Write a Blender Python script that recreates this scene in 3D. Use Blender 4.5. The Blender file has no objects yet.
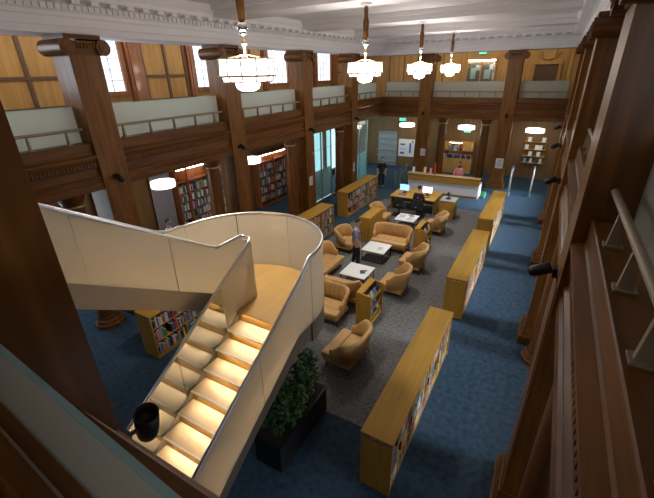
import bpy, bmesh, math, random
from mathutils import Vector, Matrix
random.seed(7)
sc = bpy.context.scene
COL = sc.collection
PI = math.pi
R = math.radians

# ------------------------------------------------------------------ materials
def lin(r, g, b):
    f = lambda c: ((c/255+0.055)/1.055)**2.4 if c/255 > 0.04045 else c/255/12.92
    return (f(r), f(g), f(b), 1)

def mat(name, col, rough=0.5, metal=0.0, coat=0.0, noise=None, grain=None, bump=0.0, emit=None, estr=0.0, trans=0.0, spec=None, coat_rough=0.1):
    m = bpy.data.materials.new(name)
    m.use_nodes = True
    nt = m.node_tree
    p = nt.nodes['Principled BSDF']
    p.inputs['Base Color'].default_value = col
    p.inputs['Roughness'].default_value = rough
    p.inputs['Metallic'].default_value = metal
    p.inputs['Coat Weight'].default_value = coat
    p.inputs['Coat Roughness'].default_value = coat_rough
    p.inputs['Transmission Weight'].default_value = trans
    if spec is not None: p.inputs['Specular IOR Level'].default_value = spec
    if emit:
        p.inputs['Emission Color'].default_value = emit
        p.inputs['Emission Strength'].default_value = estr
    if noise or grain:
        tc = nt.nodes.new('ShaderNodeTexCoord')
        mp = nt.nodes.new('ShaderNodeMapping')
        nz = nt.nodes.new('ShaderNodeTexNoise')
        rp = nt.nodes.new('ShaderNodeValToRGB')
        nt.links.new(tc.outputs['Object'], mp.inputs['Vector'])
        nt.links.new(mp.outputs['Vector'], nz.inputs['Vector'])
        nt.links.new(nz.outputs['Fac'], rp.inputs['Fac'])
        if grain:
            mp.inputs['Scale'].default_value = grain[0]
            nz.inputs['Scale'].default_value = 1.0
            nz.inputs['Detail'].default_value = 6
            nz.inputs['Distortion'].default_value = 0.6
            lo, hi = grain[1], grain[2]
        else:
            nz.inputs['Scale'].default_value = noise[0]
            nz.inputs['Detail'].default_value = 4
            lo, hi = noise[1], noise[2]
        rp.color_ramp.elements[0].position = 0.3
        rp.color_ramp.elements[1].position = 0.7
        rp.color_ramp.elements[0].color = tuple(c*lo for c in col[:3])+(1,)
        rp.color_ramp.elements[1].color = tuple(min(1, c*hi) for c in col[:3])+(1,)
        nt.links.new(rp.outputs['Color'], p.inputs['Base Color'])
        if bump:
            b = nt.nodes.new('ShaderNodeBump')
            b.inputs['Strength'].default_value = bump
            b.inputs['Distance'].default_value = 0.01
            nt.links.new(nz.outputs['Fac'], b.inputs['Height'])
            nt.links.new(b.outputs['Normal'], p.inputs['Normal'])
    return m

GZ, GX, GY = (9, 9, 0.7), (0.7, 9, 9), (9, 0.7, 9)
M = {}
DK = (0.142, 0.054, 0.0125, 1)
CK = (0.185, 0.074, 0.016, 1)
for k, g in (('x', GX), ('y', GY), ('z', GZ)):
    M['dark_'+k] = mat('polished dark oak '+k, DK, 0.38, coat=0.06, coat_rough=0.2, spec=0.22, grain=(g, 0.62, 1.35))
    M['col_'+k] = mat('honeyed column oak '+k, CK, 0.38, coat=0.06, coat_rough=0.2, spec=0.22, grain=(g, 0.62, 1.35))
    M['gold_'+k] = mat('golden oak panelling '+k, (0.50, 0.265, 0.075, 1), 0.5, spec=0.3, grain=(g, 0.8, 1.18))
    M['oak_'+k] = mat('honey oak '+k, (0.43, 0.235, 0.034, 1), 0.5, spec=0.25, grain=(g, 0.82, 1.15))
    M['red_'+k] = mat('reddish oak '+k, (0.30, 0.105, 0.035, 1), 0.4, coat=0.2, grain=(g, 0.7, 1.25))
M['rail_dark'] = mat('dark panel rail', (0.13, 0.06, 0.025, 1), 0.45)
M['blue'] = mat('blue carpet', (0.038, 0.066, 0.098, 1), 0.95, noise=(9, 0.72, 1.25), bump=0.3, spec=0.1)
M['grey'] = mat('grey carpet', (0.140, 0.136, 0.132, 1), 0.95, noise=(14, 0.65, 1.35), bump=0.3, spec=0.1)
M['plaster'] = mat('white plaster', (0.74, 0.71, 0.72, 1), 0.75, noise=(1.2, 0.97, 1.0))
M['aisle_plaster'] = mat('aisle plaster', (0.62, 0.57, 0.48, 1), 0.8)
M['cream'] = mat('cream lacquered panel', (0.64, 0.575, 0.46, 1), 0.25, coat=0.5, coat_rough=0.05)
def laminate(m, col, fac):
    nt = m.node_tree; p = nt.nodes['Principled BSDF']; out = nt.nodes['Material Output']
    t = nt.nodes.new('ShaderNodeBsdfTranslucent'); t.inputs['Color'].default_value = col
    x = nt.nodes.new('ShaderNodeMixShader'); x.inputs['Fac'].default_value = fac
    nt.links.new(p.outputs[0], x.inputs[1]); nt.links.new(t.outputs[0], x.inputs[2]); nt.links.new(x.outputs[0], out.inputs['Surface'])
laminate(M['cream'], (0.92, 0.88, 0.79, 1), 0.55)
M['gloss'] = mat('glossy greige panel', (0.085, 0.085, 0.085, 1), 0.5)
def glaze(m, fac):
    nt = m.node_tree; p = nt.nodes['Principled BSDF']; out = nt.nodes['Material Output']
    t = nt.nodes.new('ShaderNodeBsdfGlossy'); t.inputs['Color'].default_value = (.66,.72,.78,1); t.inputs['Roughness'].default_value = .015
    x = nt.nodes.new('ShaderNodeMixShader'); x.inputs['Fac'].default_value = fac
    nt.links.new(p.outputs[0], x.inputs[1]); nt.links.new(t.outputs[0], x.inputs[2]); nt.links.new(x.outputs[0], out.inputs['Surface'])
glaze(M['gloss'], .46)
M['stringer'] = mat('taupe steel stringer', (0.20, 0.165, 0.125, 1), 0.5)
M['steel'] = mat('brushed steel', (0.62, 0.62, 0.62, 1), 0.28, metal=1.0)
M['chrome'] = mat('chrome', (0.8, 0.8, 0.8, 1), 0.12, metal=1.0)
M['brass'] = mat('pale brass', (0.55, 0.44, 0.26, 1), 0.4, metal=0.8)
M['rail'] = mat('taupe painted rail', (0.29, 0.225, 0.145, 1), 0.5)
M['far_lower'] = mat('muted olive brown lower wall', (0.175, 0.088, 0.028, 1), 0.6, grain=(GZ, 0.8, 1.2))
M['curtain'] = mat('mauve grey curtain', (0.30, 0.27, 0.32, 1), 0.9)
M['black'] = mat('black metal', (0.012, 0.012, 0.013, 1), 0.4)
M['blackfab'] = mat('black fabric', (0.014, 0.014, 0.018, 1), 0.85)
M['leather'] = mat('tan leather', (0.52, 0.30, 0.105, 1), 0.5, noise=(5, 0.88, 1.08))
M['leather_seam'] = mat('tan piping', (0.30, 0.14, 0.04, 1), 0.6)
M['leg'] = mat('dark chair leg', (0.05, 0.03, 0.02, 1), 0.4)
M['white_top'] = mat('white laminate', (0.80, 0.82, 0.80, 1), 0.3)
M['white'] = mat('white board', (0.75, 0.75, 0.75, 1), 0.5)
M['tread'] = mat('pale stair tread', (0.63, 0.51, 0.33, 1), 0.45, grain=(GX, 0.88, 1.08))
M['landing_edge'] = mat('tan stringer', (0.44, 0.36, 0.24, 1), 0.4)
M['riser'] = mat('ochre riser', (0.50, 0.28, 0.07, 1), 0.5)
M['landing'] = mat('oak landing floor', (0.50, 0.30, 0.095, 1), 0.4, grain=(GY, 0.9, 1.06))
M['led'] = mat('warm light strip', (1, 0.9, 0.7, 1), 0.5, emit=(1.0, 0.84, 0.60, 1), estr=85)
M['led_low'] = mat('dim warm light strip', (1, 0.9, 0.7, 1), 0.5, emit=(1.0, 0.84, 0.60, 1), estr=32)
M['shelf_led'] = mat('pink white shelf light', (1, 0.9, 0.9, 1), 0.5, emit=(1.0, 0.80, 0.68, 1), estr=22)
M['lamp'] = mat('lit opal glass', (0.9, 0.9, 0.9, 1), 0.4, emit=(1.0, 0.95, 0.97, 1), estr=3.0)
M['disc'] = mat('lit disc shade', (0.9, 0.9, 0.9, 1), 0.4, emit=(1.0, 0.98, 0.86, 1), estr=2.2)
M['sky'] = mat('daylit window glass', (0.8, 0.85, 0.9, 1), 0.2, emit=(0.78, 0.86, 1.0, 1), estr=0.95)
M['skyaisle'] = mat('shaded window glass', (0.5, 0.5, 0.5, 1), 0.3, emit=(0.80, 0.88, 1.0, 1), estr=0.25)
M['skydim'] = mat('daylit lower window glass', (0.6, 0.8, 0.85, 1), 0.2, emit=(0.52, 0.80, 0.88, 1), estr=1.1)
M['screen_blue'] = mat('lit blue screen', (0.1, 0.2, 0.5, 1), 0.3, emit=(0.25, 0.52, 1.0, 1), estr=1.6)
M['screen_white'] = mat('lit white screen', (0.8, 0.8, 0.9, 1), 0.3, emit=(0.86, 0.88, 1.0, 1), estr=1.5)
M['exit'] = mat('lit green sign', (0.1, 0.6, 0.4, 1), 0.3, emit=(0.06, 0.75, 0.5, 1), estr=1.2)
M['leaf'] = mat('green leaf', (0.035, 0.105, 0.028, 1), 0.4, noise=(6, 0.6, 1.6))
M['soil'] = mat('dark soil', (0.03, 0.022, 0.016, 1), 0.95)
M['planter'] = mat('black planter', (0.016, 0.015, 0.016, 1), 0.5)
M['paper'] = mat('paper', (0.72, 0.70, 0.66, 1), 0.8)
M['ink'] = mat('grey ink', (0.25, 0.25, 0.27, 1), 0.8)
M['skin'] = mat('skin', (0.50, 0.29, 0.20, 1), 0.55)
M['hair'] = mat('dark hair', (0.018, 0.012, 0.010, 1), 0.6)
M['shirt'] = mat('blue grey shirt', (0.20, 0.21, 0.29, 1), 0.85)
M['trousers'] = mat('black trousers', (0.014, 0.014, 0.016, 1), 0.85)
M['pale_shirt'] = mat('pale shirt', (0.62, 0.60, 0.62, 1), 0.85)
M['red'] = mat('red', (0.45, 0.035, 0.03, 1), 0.5)
M['lavender'] = mat('lavender cloth', (0.45, 0.40, 0.55, 1), 0.8)
M['green'] = mat('green plastic', (0.03, 0.28, 0.10, 1), 0.6)
M['poster_blue'] = mat('poster blue', (0.03, 0.10, 0.42, 1), 0.5)
M['gatepanel'] = mat('grey gate panel', (0.30, 0.32, 0.34, 1), 0.4)

def glass_mat(name, col, clear, rough=0.08, white=(0.64, 0.64, 0.57, 1)):
    """clear part passes straight through, the rest is milky interlayer plus a glossy skin"""
    m = bpy.data.materials.new(name); m.use_nodes = True
    nt = m.node_tree; nt.nodes.remove(nt.nodes['Principled BSDF'])
    out = nt.nodes['Material Output']
    tr = nt.nodes.new('ShaderNodeBsdfTransparent'); tr.inputs['Color'].default_value = col
    d0 = nt.nodes.new('ShaderNodeBsdfDiffuse'); d0.inputs['Color'].default_value = white
    d1 = nt.nodes.new('ShaderNodeBsdfTranslucent'); d1.inputs['Color'].default_value = white
    df = nt.nodes.new('ShaderNodeMixShader'); df.inputs['Fac'].default_value = 0.5
    nt.links.new(d0.outputs[0], df.inputs[1]); nt.links.new(d1.outputs[0], df.inputs[2])
    gl = nt.nodes.new('ShaderNodeBsdfGlossy'); gl.inputs['Roughness'].default_value = rough
    gl.inputs['Color'].default_value = (0.9, 0.95, 0.93, 1)
    fr = nt.nodes.new('ShaderNodeFresnel'); fr.inputs['IOR'].default_value = 1.5
    a = nt.nodes.new('ShaderNodeMixShader'); a.inputs['Fac'].default_value = clear
    b = nt.nodes.new('ShaderNodeMixShader')
    nt.links.new(df.outputs[0], a.inputs[1]); nt.links.new(tr.outputs[0], a.inputs[2])
    ge = nt.nodes.new('ShaderNodeNewGeometry'); mu = nt.nodes.new('ShaderNodeMath'); mu.operation = 'SUBTRACT'; mu.use_clamp = True
    nt.links.new(fr.outputs[0], mu.inputs[0]); nt.links.new(ge.outputs['Backfacing'], mu.inputs[1])
    nt.links.new(mu.outputs[0], b.inputs['Fac'])
    nt.links.new(a.outputs[0], b.inputs[1]); nt.links.new(gl.outputs[0], b.inputs[2])
    nt.links.new(b.outputs[0], out.inputs['Surface'])
    return m
M['frost'] = glass_mat('frosted balustrade glass', (0.80, 0.88, 0.84, 1), 0.2)
M['glass'] = glass_mat('clear greenish glass', (0.78, 0.92, 0.92, 1), 0.88)
M['frost_teal'] = glass_mat('frosted teal glass', (0.6, 0.8, 0.8, 1), 0.35, white=(0.50, 0.63, 0.63, 1))
M['glassedge'] = mat('green glass edge', (0.30, 0.46, 0.44, 1), 0.2)

# ------------------------------------------------------------------ geometry helpers
class MB:
    def __init__(s): s.v = []; s.f = []; s.mi = []; s.cur = 0; s.smooth = []; s.sm = False
    def add(s, vs, fs):
        b = len(s.v); s.v += [tuple(v) for v in vs]
        for f in fs:
            s.f.append(tuple(b+i for i in f)); s.mi.append(s.cur); s.smooth.append(s.sm)
        return s
    def box(s, x0, x1, y0, y1, z0, z1):
        x0, x1 = min(x0, x1), max(x0, x1); y0, y1 = min(y0, y1), max(y0, y1); z0, z1 = min(z0, z1), max(z0, z1)
        return s.add([(x0,y0,z0),(x1,y0,z0),(x1,y1,z0),(x0,y1,z0),(x0,y0,z1),(x1,y0,z1),(x1,y1,z1),(x0,y1,z1)],
                     [(0,3,2,1),(4,5,6,7),(0,1,5,4),(1,2,6,5),(2,3,7,6),(3,0,4,7)])
    def obox(s, c, sx, sy, sz, mtx):
        m = MB().box(-sx/2, sx/2, -sy/2, sy/2, -sz/2, sz/2)
        c = Vector(c)
        return s.add([c + mtx @ Vector(v) for v in m.v], m.f)
    def cyl(s, p, q, r, r2=None, n=12, caps=True):
        p, q = Vector(p), Vector(q); r2 = r if r2 is None else r2
        d = (q-p).normalized(); a = d.orthogonal().normalized(); b = d.cross(a)
        vs = []
        for c, rr in ((p, r), (q, r2)):
            for i in range(n):
                t = 2*PI*i/n; vs.append(c + a*math.cos(t)*rr + b*math.sin(t)*rr)
        sm = s.sm; s.sm = n > 8
        s.add(vs, [(i, (i+1) % n, n+(i+1) % n, n+i) for i in range(n)])
        s.sm = sm
        if caps: s.add(vs, [tuple(range(n-1, -1, -1)), tuple(range(n, 2*n))])
        return s
    def tube(s, pts, r, n=8, radii=None):
        pts = [Vector(p) for p in pts]; vs = []; a = None
        for i, p in enumerate(pts):
            d = (pts[min(i+1, len(pts)-1)] - pts[max(i-1, 0)]).normalized()
            if a is None: a = d.orthogonal().normalized()
            a = (a - d*a.dot(d)).normalized(); b = d.cross(a)
            rr = radii[i] if radii else r
            for k in range(n):
                t = 2*PI*k/n; vs.append(p + (a*math.cos(t) + b*math.sin(t))*rr)
        L = len(pts); sm = s.sm; s.sm = True
        s.add(vs, [(i*n+k, i*n+(k+1) % n, (i+1)*n+(k+1) % n, (i+1)*n+k) for i in range(L-1) for k in range(n)])
        s.sm = sm
        s.add(vs, [tuple(range(n-1, -1, -1)), tuple(range((L-1)*n, L*n))])
        return s
    def lathe(s, prof, c=(0,0,0), n=24, smooth=True):
        c = Vector(c); vs = []
        for r, z in prof:
            for k in range(n):
                t = 2*PI*k/n; vs.append(c + Vector((r*math.cos(t), r*math.sin(t), z)))
        L = len(prof); sm = s.sm; s.sm = smooth
        s.add(vs, [(i*n+k, i*n+(k+1) % n, (i+1)*n+(k+1) % n, (i+1)*n+k) for i in range(L-1) for k in range(n)])
        s.sm = sm
        if prof[0][0] > 1e-4: s.add(vs, [tuple(range(n-1, -1, -1))])
        if prof[-1][0] > 1e-4: s.add(vs, [tuple(range((L-1)*n, L*n))])
        return s
    def prism(s, poly, o, u, v, w):
        """poly in (u,v) extruded by vector w from o"""
        o, u, v, w = Vector(o), Vector(u), Vector(v), Vector(w); n = len(poly)
        vs = [o+u*a+v*b for a, b in poly] + [o+u*a+v*b+w for a, b in poly]
        return s.add(vs, [tuple(range(n-1, -1, -1)), tuple(range(n, 2*n))] + [(i, (i+1) % n, n+(i+1) % n, n+i) for i in range(n)])
    def ball(s, c, r, n=12, sx=1, sy=1, sz=1):
        c = Vector(c); prof = [(max(1e-5, math.sin(PI*i/(n//2))), -math.cos(PI*i/(n//2))) for i in range(n//2+1)]
        m = MB().lathe(prof, n=n)
        sm = s.sm; s.sm = True
        s.add([c + Vector((v[0]*sx*r, v[1]*sy*r, v[2]*sz*r)) for v in m.v], m.f); s.sm = sm
        return s
    def mesh(s, name, mats):
        me = bpy.data.meshes.new(name)
        me.from_pydata(s.v, [], s.f)
        for m in (mats if isinstance(mats, (list, tuple)) else [mats]): me.materials.append(m)
        me.polygons.foreach_set('material_index', s.mi)
        me.polygons.foreach_set('use_smooth', s.smooth)
        bm = bmesh.new(); bm.from_mesh(me); bmesh.ops.recalc_face_normals(bm, faces=bm.faces); bm.to_mesh(me); bm.free()
        me.update()
        return me

def link(name, me, parent=None, loc=(0,0,0), rz=0, bevel=0):
    o = bpy.data.objects.new(name, me); COL.objects.link(o)
    o.location = loc; o.rotation_euler = (0, 0, rz)
    if parent: o.parent = parent
    if bevel:
        b = o.modifiers.new('bevel', 'BEVEL'); b.width = bevel; b.segments = 2; b.limit_method = 'ANGLE'
    return o
def obj(name, mb, mats, parent=None, loc=(0,0,0), rz=0, bevel=0, label=None):
    o = link(name, mb.mesh(name, mats), parent, loc, rz, bevel)
    if label: o['label'] = label
    return o
def tag(o, label, cat, group=None):
    o['label'] = label; o['category'] = cat; o['kind'] = 'thing'
    if group: o['group'] = group
    return o
def thing(name, label, cat, loc=(0,0,0), rz=0, group=None):
    o = bpy.data.objects.new(name, None); COL.objects.link(o)
    o.empty_display_size = 0.1
    o.location = loc; o.rotation_euler = (0, 0, rz)
    return tag(o, label, cat, group)
def struct(name, mb, mats, parent=None, bevel=0):
    o = obj(name, mb, mats, parent, bevel=bevel)
    if parent is None: o['kind'] = 'structure'
    return o
def dup(root, loc, rz, label, group=None):
    r = root.copy(); COL.objects.link(r); r.location = loc; r.rotation_euler = (0, 0, rz); r['label'] = label
    if group: r['group'] = group
    for ch in list(root.children):
        c = ch.copy(); COL.objects.link(c); c.parent = r
        for g in list(ch.children):
            d = g.copy(); COL.objects.link(d); d.parent = c
    return r

# ------------------------------------------------------------------ layout numbers (metres)
XL, XR, YF, YN = -9.30, 0.41, 23.20, 0.66      # column faces towards the hall
LEDGE = 0.13                                    # ledge edge sits this far behind the column faces
LY = [5.5, 10.1, 14.7, 19.3]
RY = [4.75, 9.35, 13.95, 18.55]
FX = [-6.7, -2.2]
WL, WR, WF, WN = -12.5, 3.5, 26.5, -3.0         # outer walls
Z_LEDGE, Z_GLASS, Z_RAIL, Z_SOF, Z_COR, Z_CEIL = 4.86, 5.67, 5.17, 3.75, 7.12, 8.05
Z_GAL = 4.42

# ------------------------------------------------------------------ shell
struct('floor', MB().box(WL-.2, WR+.2, WN-.2, WF+.2, -0.15, 0), M['blue'])
struct('floor_lounge', MB().box(-7.15, -1.36, 4.75, 18.6, 0.0005, 0.006), M['grey'])
struct('ceiling', MB().box(WL-.2, WR+.2, WN-.2, WF+.2, Z_CEIL, Z_CEIL+.2), M['plaster'])
# beams over the pendants, running across the hall
for i, y in enumerate((0.6, 5.2, 9.8, 14.45, 19.0)):
    b = MB(); b.box(XL+.3, XR-.3, y-.5, y+.5, 7.76, Z_CEIL); b.box(XL+.3, XR-.3, y-.62, y+.62, 7.92, Z_CEIL)
    struct('ceiling_beam' if i == 0 else 'ceiling_beam.%03d' % i, b, M['plaster'])

SIDES = {  # name: (origin of ledge-edge line, outward direction to hall, along, length)
    'left':  (Vector((XL-LEDGE, YN-LEDGE, 0)), Vector((1,0,0)), Vector((0,1,0)), YF-YN+2*LEDGE),
    'right': (Vector((XR+LEDGE, YN-LEDGE, 0)), Vector((-1,0,0)), Vector((0,1,0)), YF-YN+2*LEDGE),
    'far':   (Vector((XL-LEDGE, YF+LEDGE, 0)), Vector((0,-1,0)), Vector((1,0,0)), XR-XL+2*LEDGE),
    'near':  (Vector((XL-LEDGE, YN-LEDGE, 0)), Vector((0,1,0)), Vector((1,0,0)), XR-XL+2*LEDGE),
}
ENT = [(-.75,Z_SOF),(.09,Z_SOF),(.09,3.92),(.055,3.95),(.055,4.0),(.075,4.02),(.075,4.06),(.035,4.09),(.035,4.28),
       (.06,4.30),(.06,4.43),(.085,4.45),(.12,4.53),(.12,4.57),(.015,4.605),(0,4.63),(0,4.85),(-.012,4.86),(-.75,Z_LEDGE)]
COR = [(-.95,Z_COR),(.06,Z_COR),(.06,7.25),(.08,7.27),(.08,7.42),(.11,7.45),(.11,7.52),(.15,7.55),(.15,7.66),(.22,7.70),
       (.42,7.74),(.42,7.82),(.50,7.92),(.50,Z_CEIL),(-.95,Z_CEIL)]
n_tr = 0
for sd, (o, out, al, L) in SIDES.items():
    wood = M['dark_y'] if sd in ('left', 'right') else M['dark_x']
    spans = [(0, L)] if sd != 'near' else [(0, 3.76), (5.18, L)]      # the stair comes up through the near side
    for a, c in spans:
        n_tr += 1
        b = MB().prism(ENT, o+al*a, out, Vector((0,0,1)), al*(c-a))
        k = a+.05
        while k < c-.06:
            p = o+al*k
            q = [p+out*.06+Vector((0,0,4.31)), p+al*.042+out*.082+Vector((0,0,4.42))]
            b.box(q[0].x, q[1].x, q[0].y, q[1].y, q[0].z, q[1].z)
            k += .08
        struct('trim_%d' % n_tr, b, wood)
    n_tr += 1
    b = MB().prism(COR, o, out, Vector((0,0,1)), al*L)
    k = .1
    while k < L-.1:
        p = o+al*k
        q = [p+out*.15+Vector((0,0,7.555)), p+al*.07+out*.19+Vector((0,0,7.65))]
        b.box(q[0].x, q[1].x, q[0].y, q[1].y, q[0].z, q[1].z)
        k += .14
    k = .2
    while k < L-.3:
        p = o+al*k
        q = [p+out*.2+Vector((0,0,7.66)), p+al*.17+out*.40+Vector((0,0,7.739))]
        b.box(q[0].x, q[1].x, q[0].y, q[1].y, q[0].z, q[1].z)
        k += .42
    struct('trim_%d' % n_tr, b, M['plaster'])

# gallery floors and the aisle ceilings under them
GB = .75 + LEDGE
b = MB()
b.box(WL, XL-GB, WN, WF, 3.9, Z_GAL); b.box(XR+GB, WR, WN, WF, 3.9, Z_GAL)
b.box(XL-GB, XR+GB, YF+GB, WF, 3.9, Z_GAL)
b.box(XL-GB, -5.67, WN, YN-GB, 3.9, Z_GAL); b.box(-4.25, XR+GB, WN, YN-GB, 3.9, Z_GAL); b.box(-5.67, -4.25, WN, .60, 3.9, Z_GAL)
struct('floor_gallery', b, M['blue'])
b = MB()
b.box(WL, XL-GB, WN, WF, 3.78, 3.899); b.box(XR+GB, WR, WN, WF, 3.78, 3.899)
b.box(XL-GB, XR+GB, YF+GB, WF, 3.78, 3.899); b.box(XL-GB, XR+GB, WN, YN-GB, 3.78, 3.899)
struct('ceiling_aisle', b, M['aisle_plaster'])

# outer walls
b = MB(); b.box(WL-.2, WL, WN-.2, WF+.2, 3.9, Z_CEIL); struct('wall_left', b, M['gold_z'])
b = MB(); b.box(WL-.2, WL, WN-.2, WF+.2, 0, 3.9); struct('wall_left_lower', b, M['far_lower'])
b = MB(); b.box(WR, WR+.2, WN-.2, WF+.2, 0, Z_CEIL); struct('wall_right', b, M['red_z'])
b = MB(); b.box(WL, WR, WF, WF+.2, 3.9, Z_CEIL); struct('wall_far', b, M['gold_z'])
b = MB(); b.box(WL, WR, WF, WF+.2, 0, 3.9); struct('wall_far_lower', b, M['far_lower'])
b = MB(); b.box(WL, WR, WN-.2, WN, 0, Z_CEIL); struct('wall_near', b, M['red_z'])

# windows of the gallery with panelling and pilasters between them
nw = 0
def window(axis, c, half, z0, z1, wallpos, facing, cols=4, rows=6, pane='sky'):
    """lit pane, frame and glazing bars on a wall; axis 'y' for side walls"""
    global nw
    nw += 1
    def bx(b, a0, a1, zz0, zz1, d0, d1):
        if axis == 'y': b.box(wallpos+facing*d0, wallpos+facing*d1, a0, a1, zz0, zz1)
        else: b.box(a0, a1, wallpos+facing*d0, wallpos+facing*d1, zz0, zz1)
    f = MB()
    for a0, a1 in ((c-half-.13, c-half), (c+half, c+half+.13)): bx(f, a0, a1, z0-.12, z1+.12, .002, .11)
    bx(f, c-half, c+half, z0-.12, z0, .002, .13); bx(f, c-half, c+half, z1, z1+.12, .002, .11)
    o = obj('window_%d' % nw, f, M['red_z']); o['kind'] = 'structure'
    p = MB(); bx(p, c-half, c+half, z0, z1, .002, .02); obj('pane', p, M[pane], o)
    g = MB()
    for i in range(1, cols): bx(g, c-half+2*half*i/cols-.014, c-half+2*half*i/cols+.014, z0, z1, .021, .05)
    for i in range(1, rows): bx(g, c-half, c+half, z0+(z1-z0)*i/rows-.014, z0+(z1-z0)*i/rows+.014, .021, .045)
    obj('glazing_bar', g, M['white'], o)
    return o
WY = [3.1, 7.65, 12.3, 16.9, 21.5]
for y in WY:
    window('y', y, .78, 5.85, 7.75, WL, 1)
    window('y', y-.6, .78, 5.85, 7.75, WR, -1, pane='skyaisle')
nt_ = n_tr
for y in WY:                                              # pilasters beside the windows, rails on the panels
    for x, s in ((WL, 1), (WR, -1)):
        nt_ += 1; b = MB()
        for a0, a1 in ((y-1.12, y-.93), (y+1.0, y+1.55)):
            b.box(x+s*.002, x+s*.14, a0, a1, Z_GAL, 7.9); b.box(x+s*.14, x+s*.17, a0+.1, a1-.1, Z_GAL, 7.9)
        struct('trim_%d' % nt_, b, M['red_z'])
        nt_ += 1; b = MB()
        yc = y+2.58
        for a in (yc-.95, yc, yc+.85): b.box(x+s*.002, x+s*.045, a-.05, a+.05, Z_GAL, 7.9)
        for z in (5.5, 6.28, 7.35): b.box(x+s*.002, x+s*.035, yc-.95, yc+.85, z-.045, z+.045)
        struct('trim_%d' % nt_, b, M['rail_dark'])
# far gallery wall: pilaster strips, display cabinet and a door with a carved boss
nt_ += 1; b = MB()
for x in (-9.6, -8.8, -7.8, -7.2, -6.1, -5.6, -3.1, -2.75, -2.0, -1.75, 0.05, .3): b.box(x-.05, x+.05, WF-.05, WF-.002, Z_GAL, 7.9)
struct('trim_%d' % nt_, b, M['gold_z'])
nt_ += 1; b = MB()
for x in (-10.2, -9.2, -8.3, -6.65): b.box(x-.03, x+.03, WF-.03, WF-.002, Z_GAL, 7.9)
struct('trim_%d' % nt_, b, M['rail_dark'])

# ------------------------------------------------------------------ columns
def column_parts(t, d_out, deep=.70):
    """column built facing +Y, its face on y = 0, centred on x = 0"""
    w = .35
    s = MB().box(-w, w, -deep, 0, .45, 6.74)
    s.box(-w+.07, w-.07, 0, .012, .75, 4.0)
    obj('shaft', s, M['col_z'], t, bevel=.012)
    c = MB().box(-w-.05, w+.05, -deep-.05, .07, 7.03, 7.118)
    c.box(-w-.03, w+.03, -deep-.03, .03, 6.74, 6.80)
    c.prism([(-w-.02,6.80),(w+.02,6.80),(w+.07,6.92),(w+.05,7.0),(-w-.05,7.0),(-w-.07,6.92)], (0,-deep-.04,0), (1,0,0), (0,0,1), (0,deep+.09,0))
    for k in range(9): c.ball((-.28+.07*k, .06, 6.90), .036, n=8, sz=1.6)          # egg and dart row
    obj('capital', c, M['dark_x'], t)
    for sx in (-1, 1):
        v = MB().cyl((sx*(w+.05), -deep-.07, 6.87), (sx*(w+.05), .12, 6.87), .165, n=24)
        v.cyl((sx*(w+.05), .12, 6.87), (sx*(w+.05), .135, 6.87), .105, n=16).cyl((sx*(w+.05), .135, 6.87), (sx*(w+.05), .15, 6.87), .05, n=12)
        obj('volute', v, M['dark_y'], t)
    p = MB().box(-w-.12, w+.12, -deep-.1, .13, 0, .24)
    p.prism([(-w-.09,.24),(w+.09,.24),(w+.03,.40),(w+.02,.46),(-w-.02,.46),(-w-.03,.40)], (0,-deep-.02,0), (1,0,0), (0,0,1), (0,deep+.07,0))
    obj('base', p, M['dark_x'], t, bevel=.02)
ordn = ['first', 'second', 'third', 'fourth']
first_col = None
def column(x, y, rz, label):
    global first_col
    if first_col is None:
        first_col = thing('column', label, 'column', (x, y, 0), rz, 'tall oak columns round the hall'); column_parts(first_col, 0)
    else: dup(first_col, (x, y, 0), rz, label)
for i, y in enumerate(LY):
    column(XL, y, -PI/2, 'tall square oak column on the window side of the hall, %s past the cream staircase' % ordn[i])
for i, y in enumerate(RY):
    column(XR, y, PI/2, 'tall oak column on the aisle side opposite the staircase, %s counted from the camera' % ordn[i])
column(FX[0], YF, PI, 'tall oak column on the far wall, behind the desk end of the reception counter')
column(FX[1], YF, PI, 'tall oak column on the far wall with a paper notice, by the security gates')
column(-2.03, YN, 0, 'huge dark oak column close to the camera with the glass balustrade running into it')
column(-6.7, YN, 0, 'oak column on the near side, beside the top of the stair')

# round lower columns that stand beside the square ones
def post_parts(t):
    s = MB().lathe([(.24,.34),(.235,1.2),(.225,3.42)], n=28); obj('shaft', s, M['dark_z'], t)
    c = MB().lathe([(.23,3.47),(.24,3.5),(.28,3.58),(.30,3.62),(.30,3.749)], n=28); obj('capital', c, M['dark_z'], t)
    c = MB().lathe([(.226,3.42),(.255,3.425),(.255,3.465),(.23,3.469)], n=28); obj('collar', c, M['brass'], t)
    b = MB().lathe([(.38,0),(.38,.10),(.34,.12),(.32,.2),(.28,.24),(.27,.30),(.245,.345)], n=8, smooth=False); obj('base', b, M['dark_x'], t)
fp = None
def post(x, y, label):
    global fp
    if fp is None:
        fp = thing('round_column', label, 'column', (x, y, 0), 0, 'round lower columns'); post_parts(fp)
    else: dup(fp, (x, y, 0), 0, label)
for i, y in enumerate(LY):
    post(-9.74, y-.98, 'round polished oak column under the gallery, beside the %s square column past the staircase' % ordn[i])
for i, y in enumerate(RY):
    post(.78, y-.92, 'round oak column on the camera side of the %s square column of the aisle side' % ordn[i])
for x, w_ in ((-5.62, 'desk side of the reception opening'), (-3.22, 'notice side of the reception opening'), (-1.15, 'edge of the far doorway with display shelves')):
    if x > -1.5: continue
    post(x, YF+.45, 'round oak column at the far end, on the '+w_)

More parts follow.
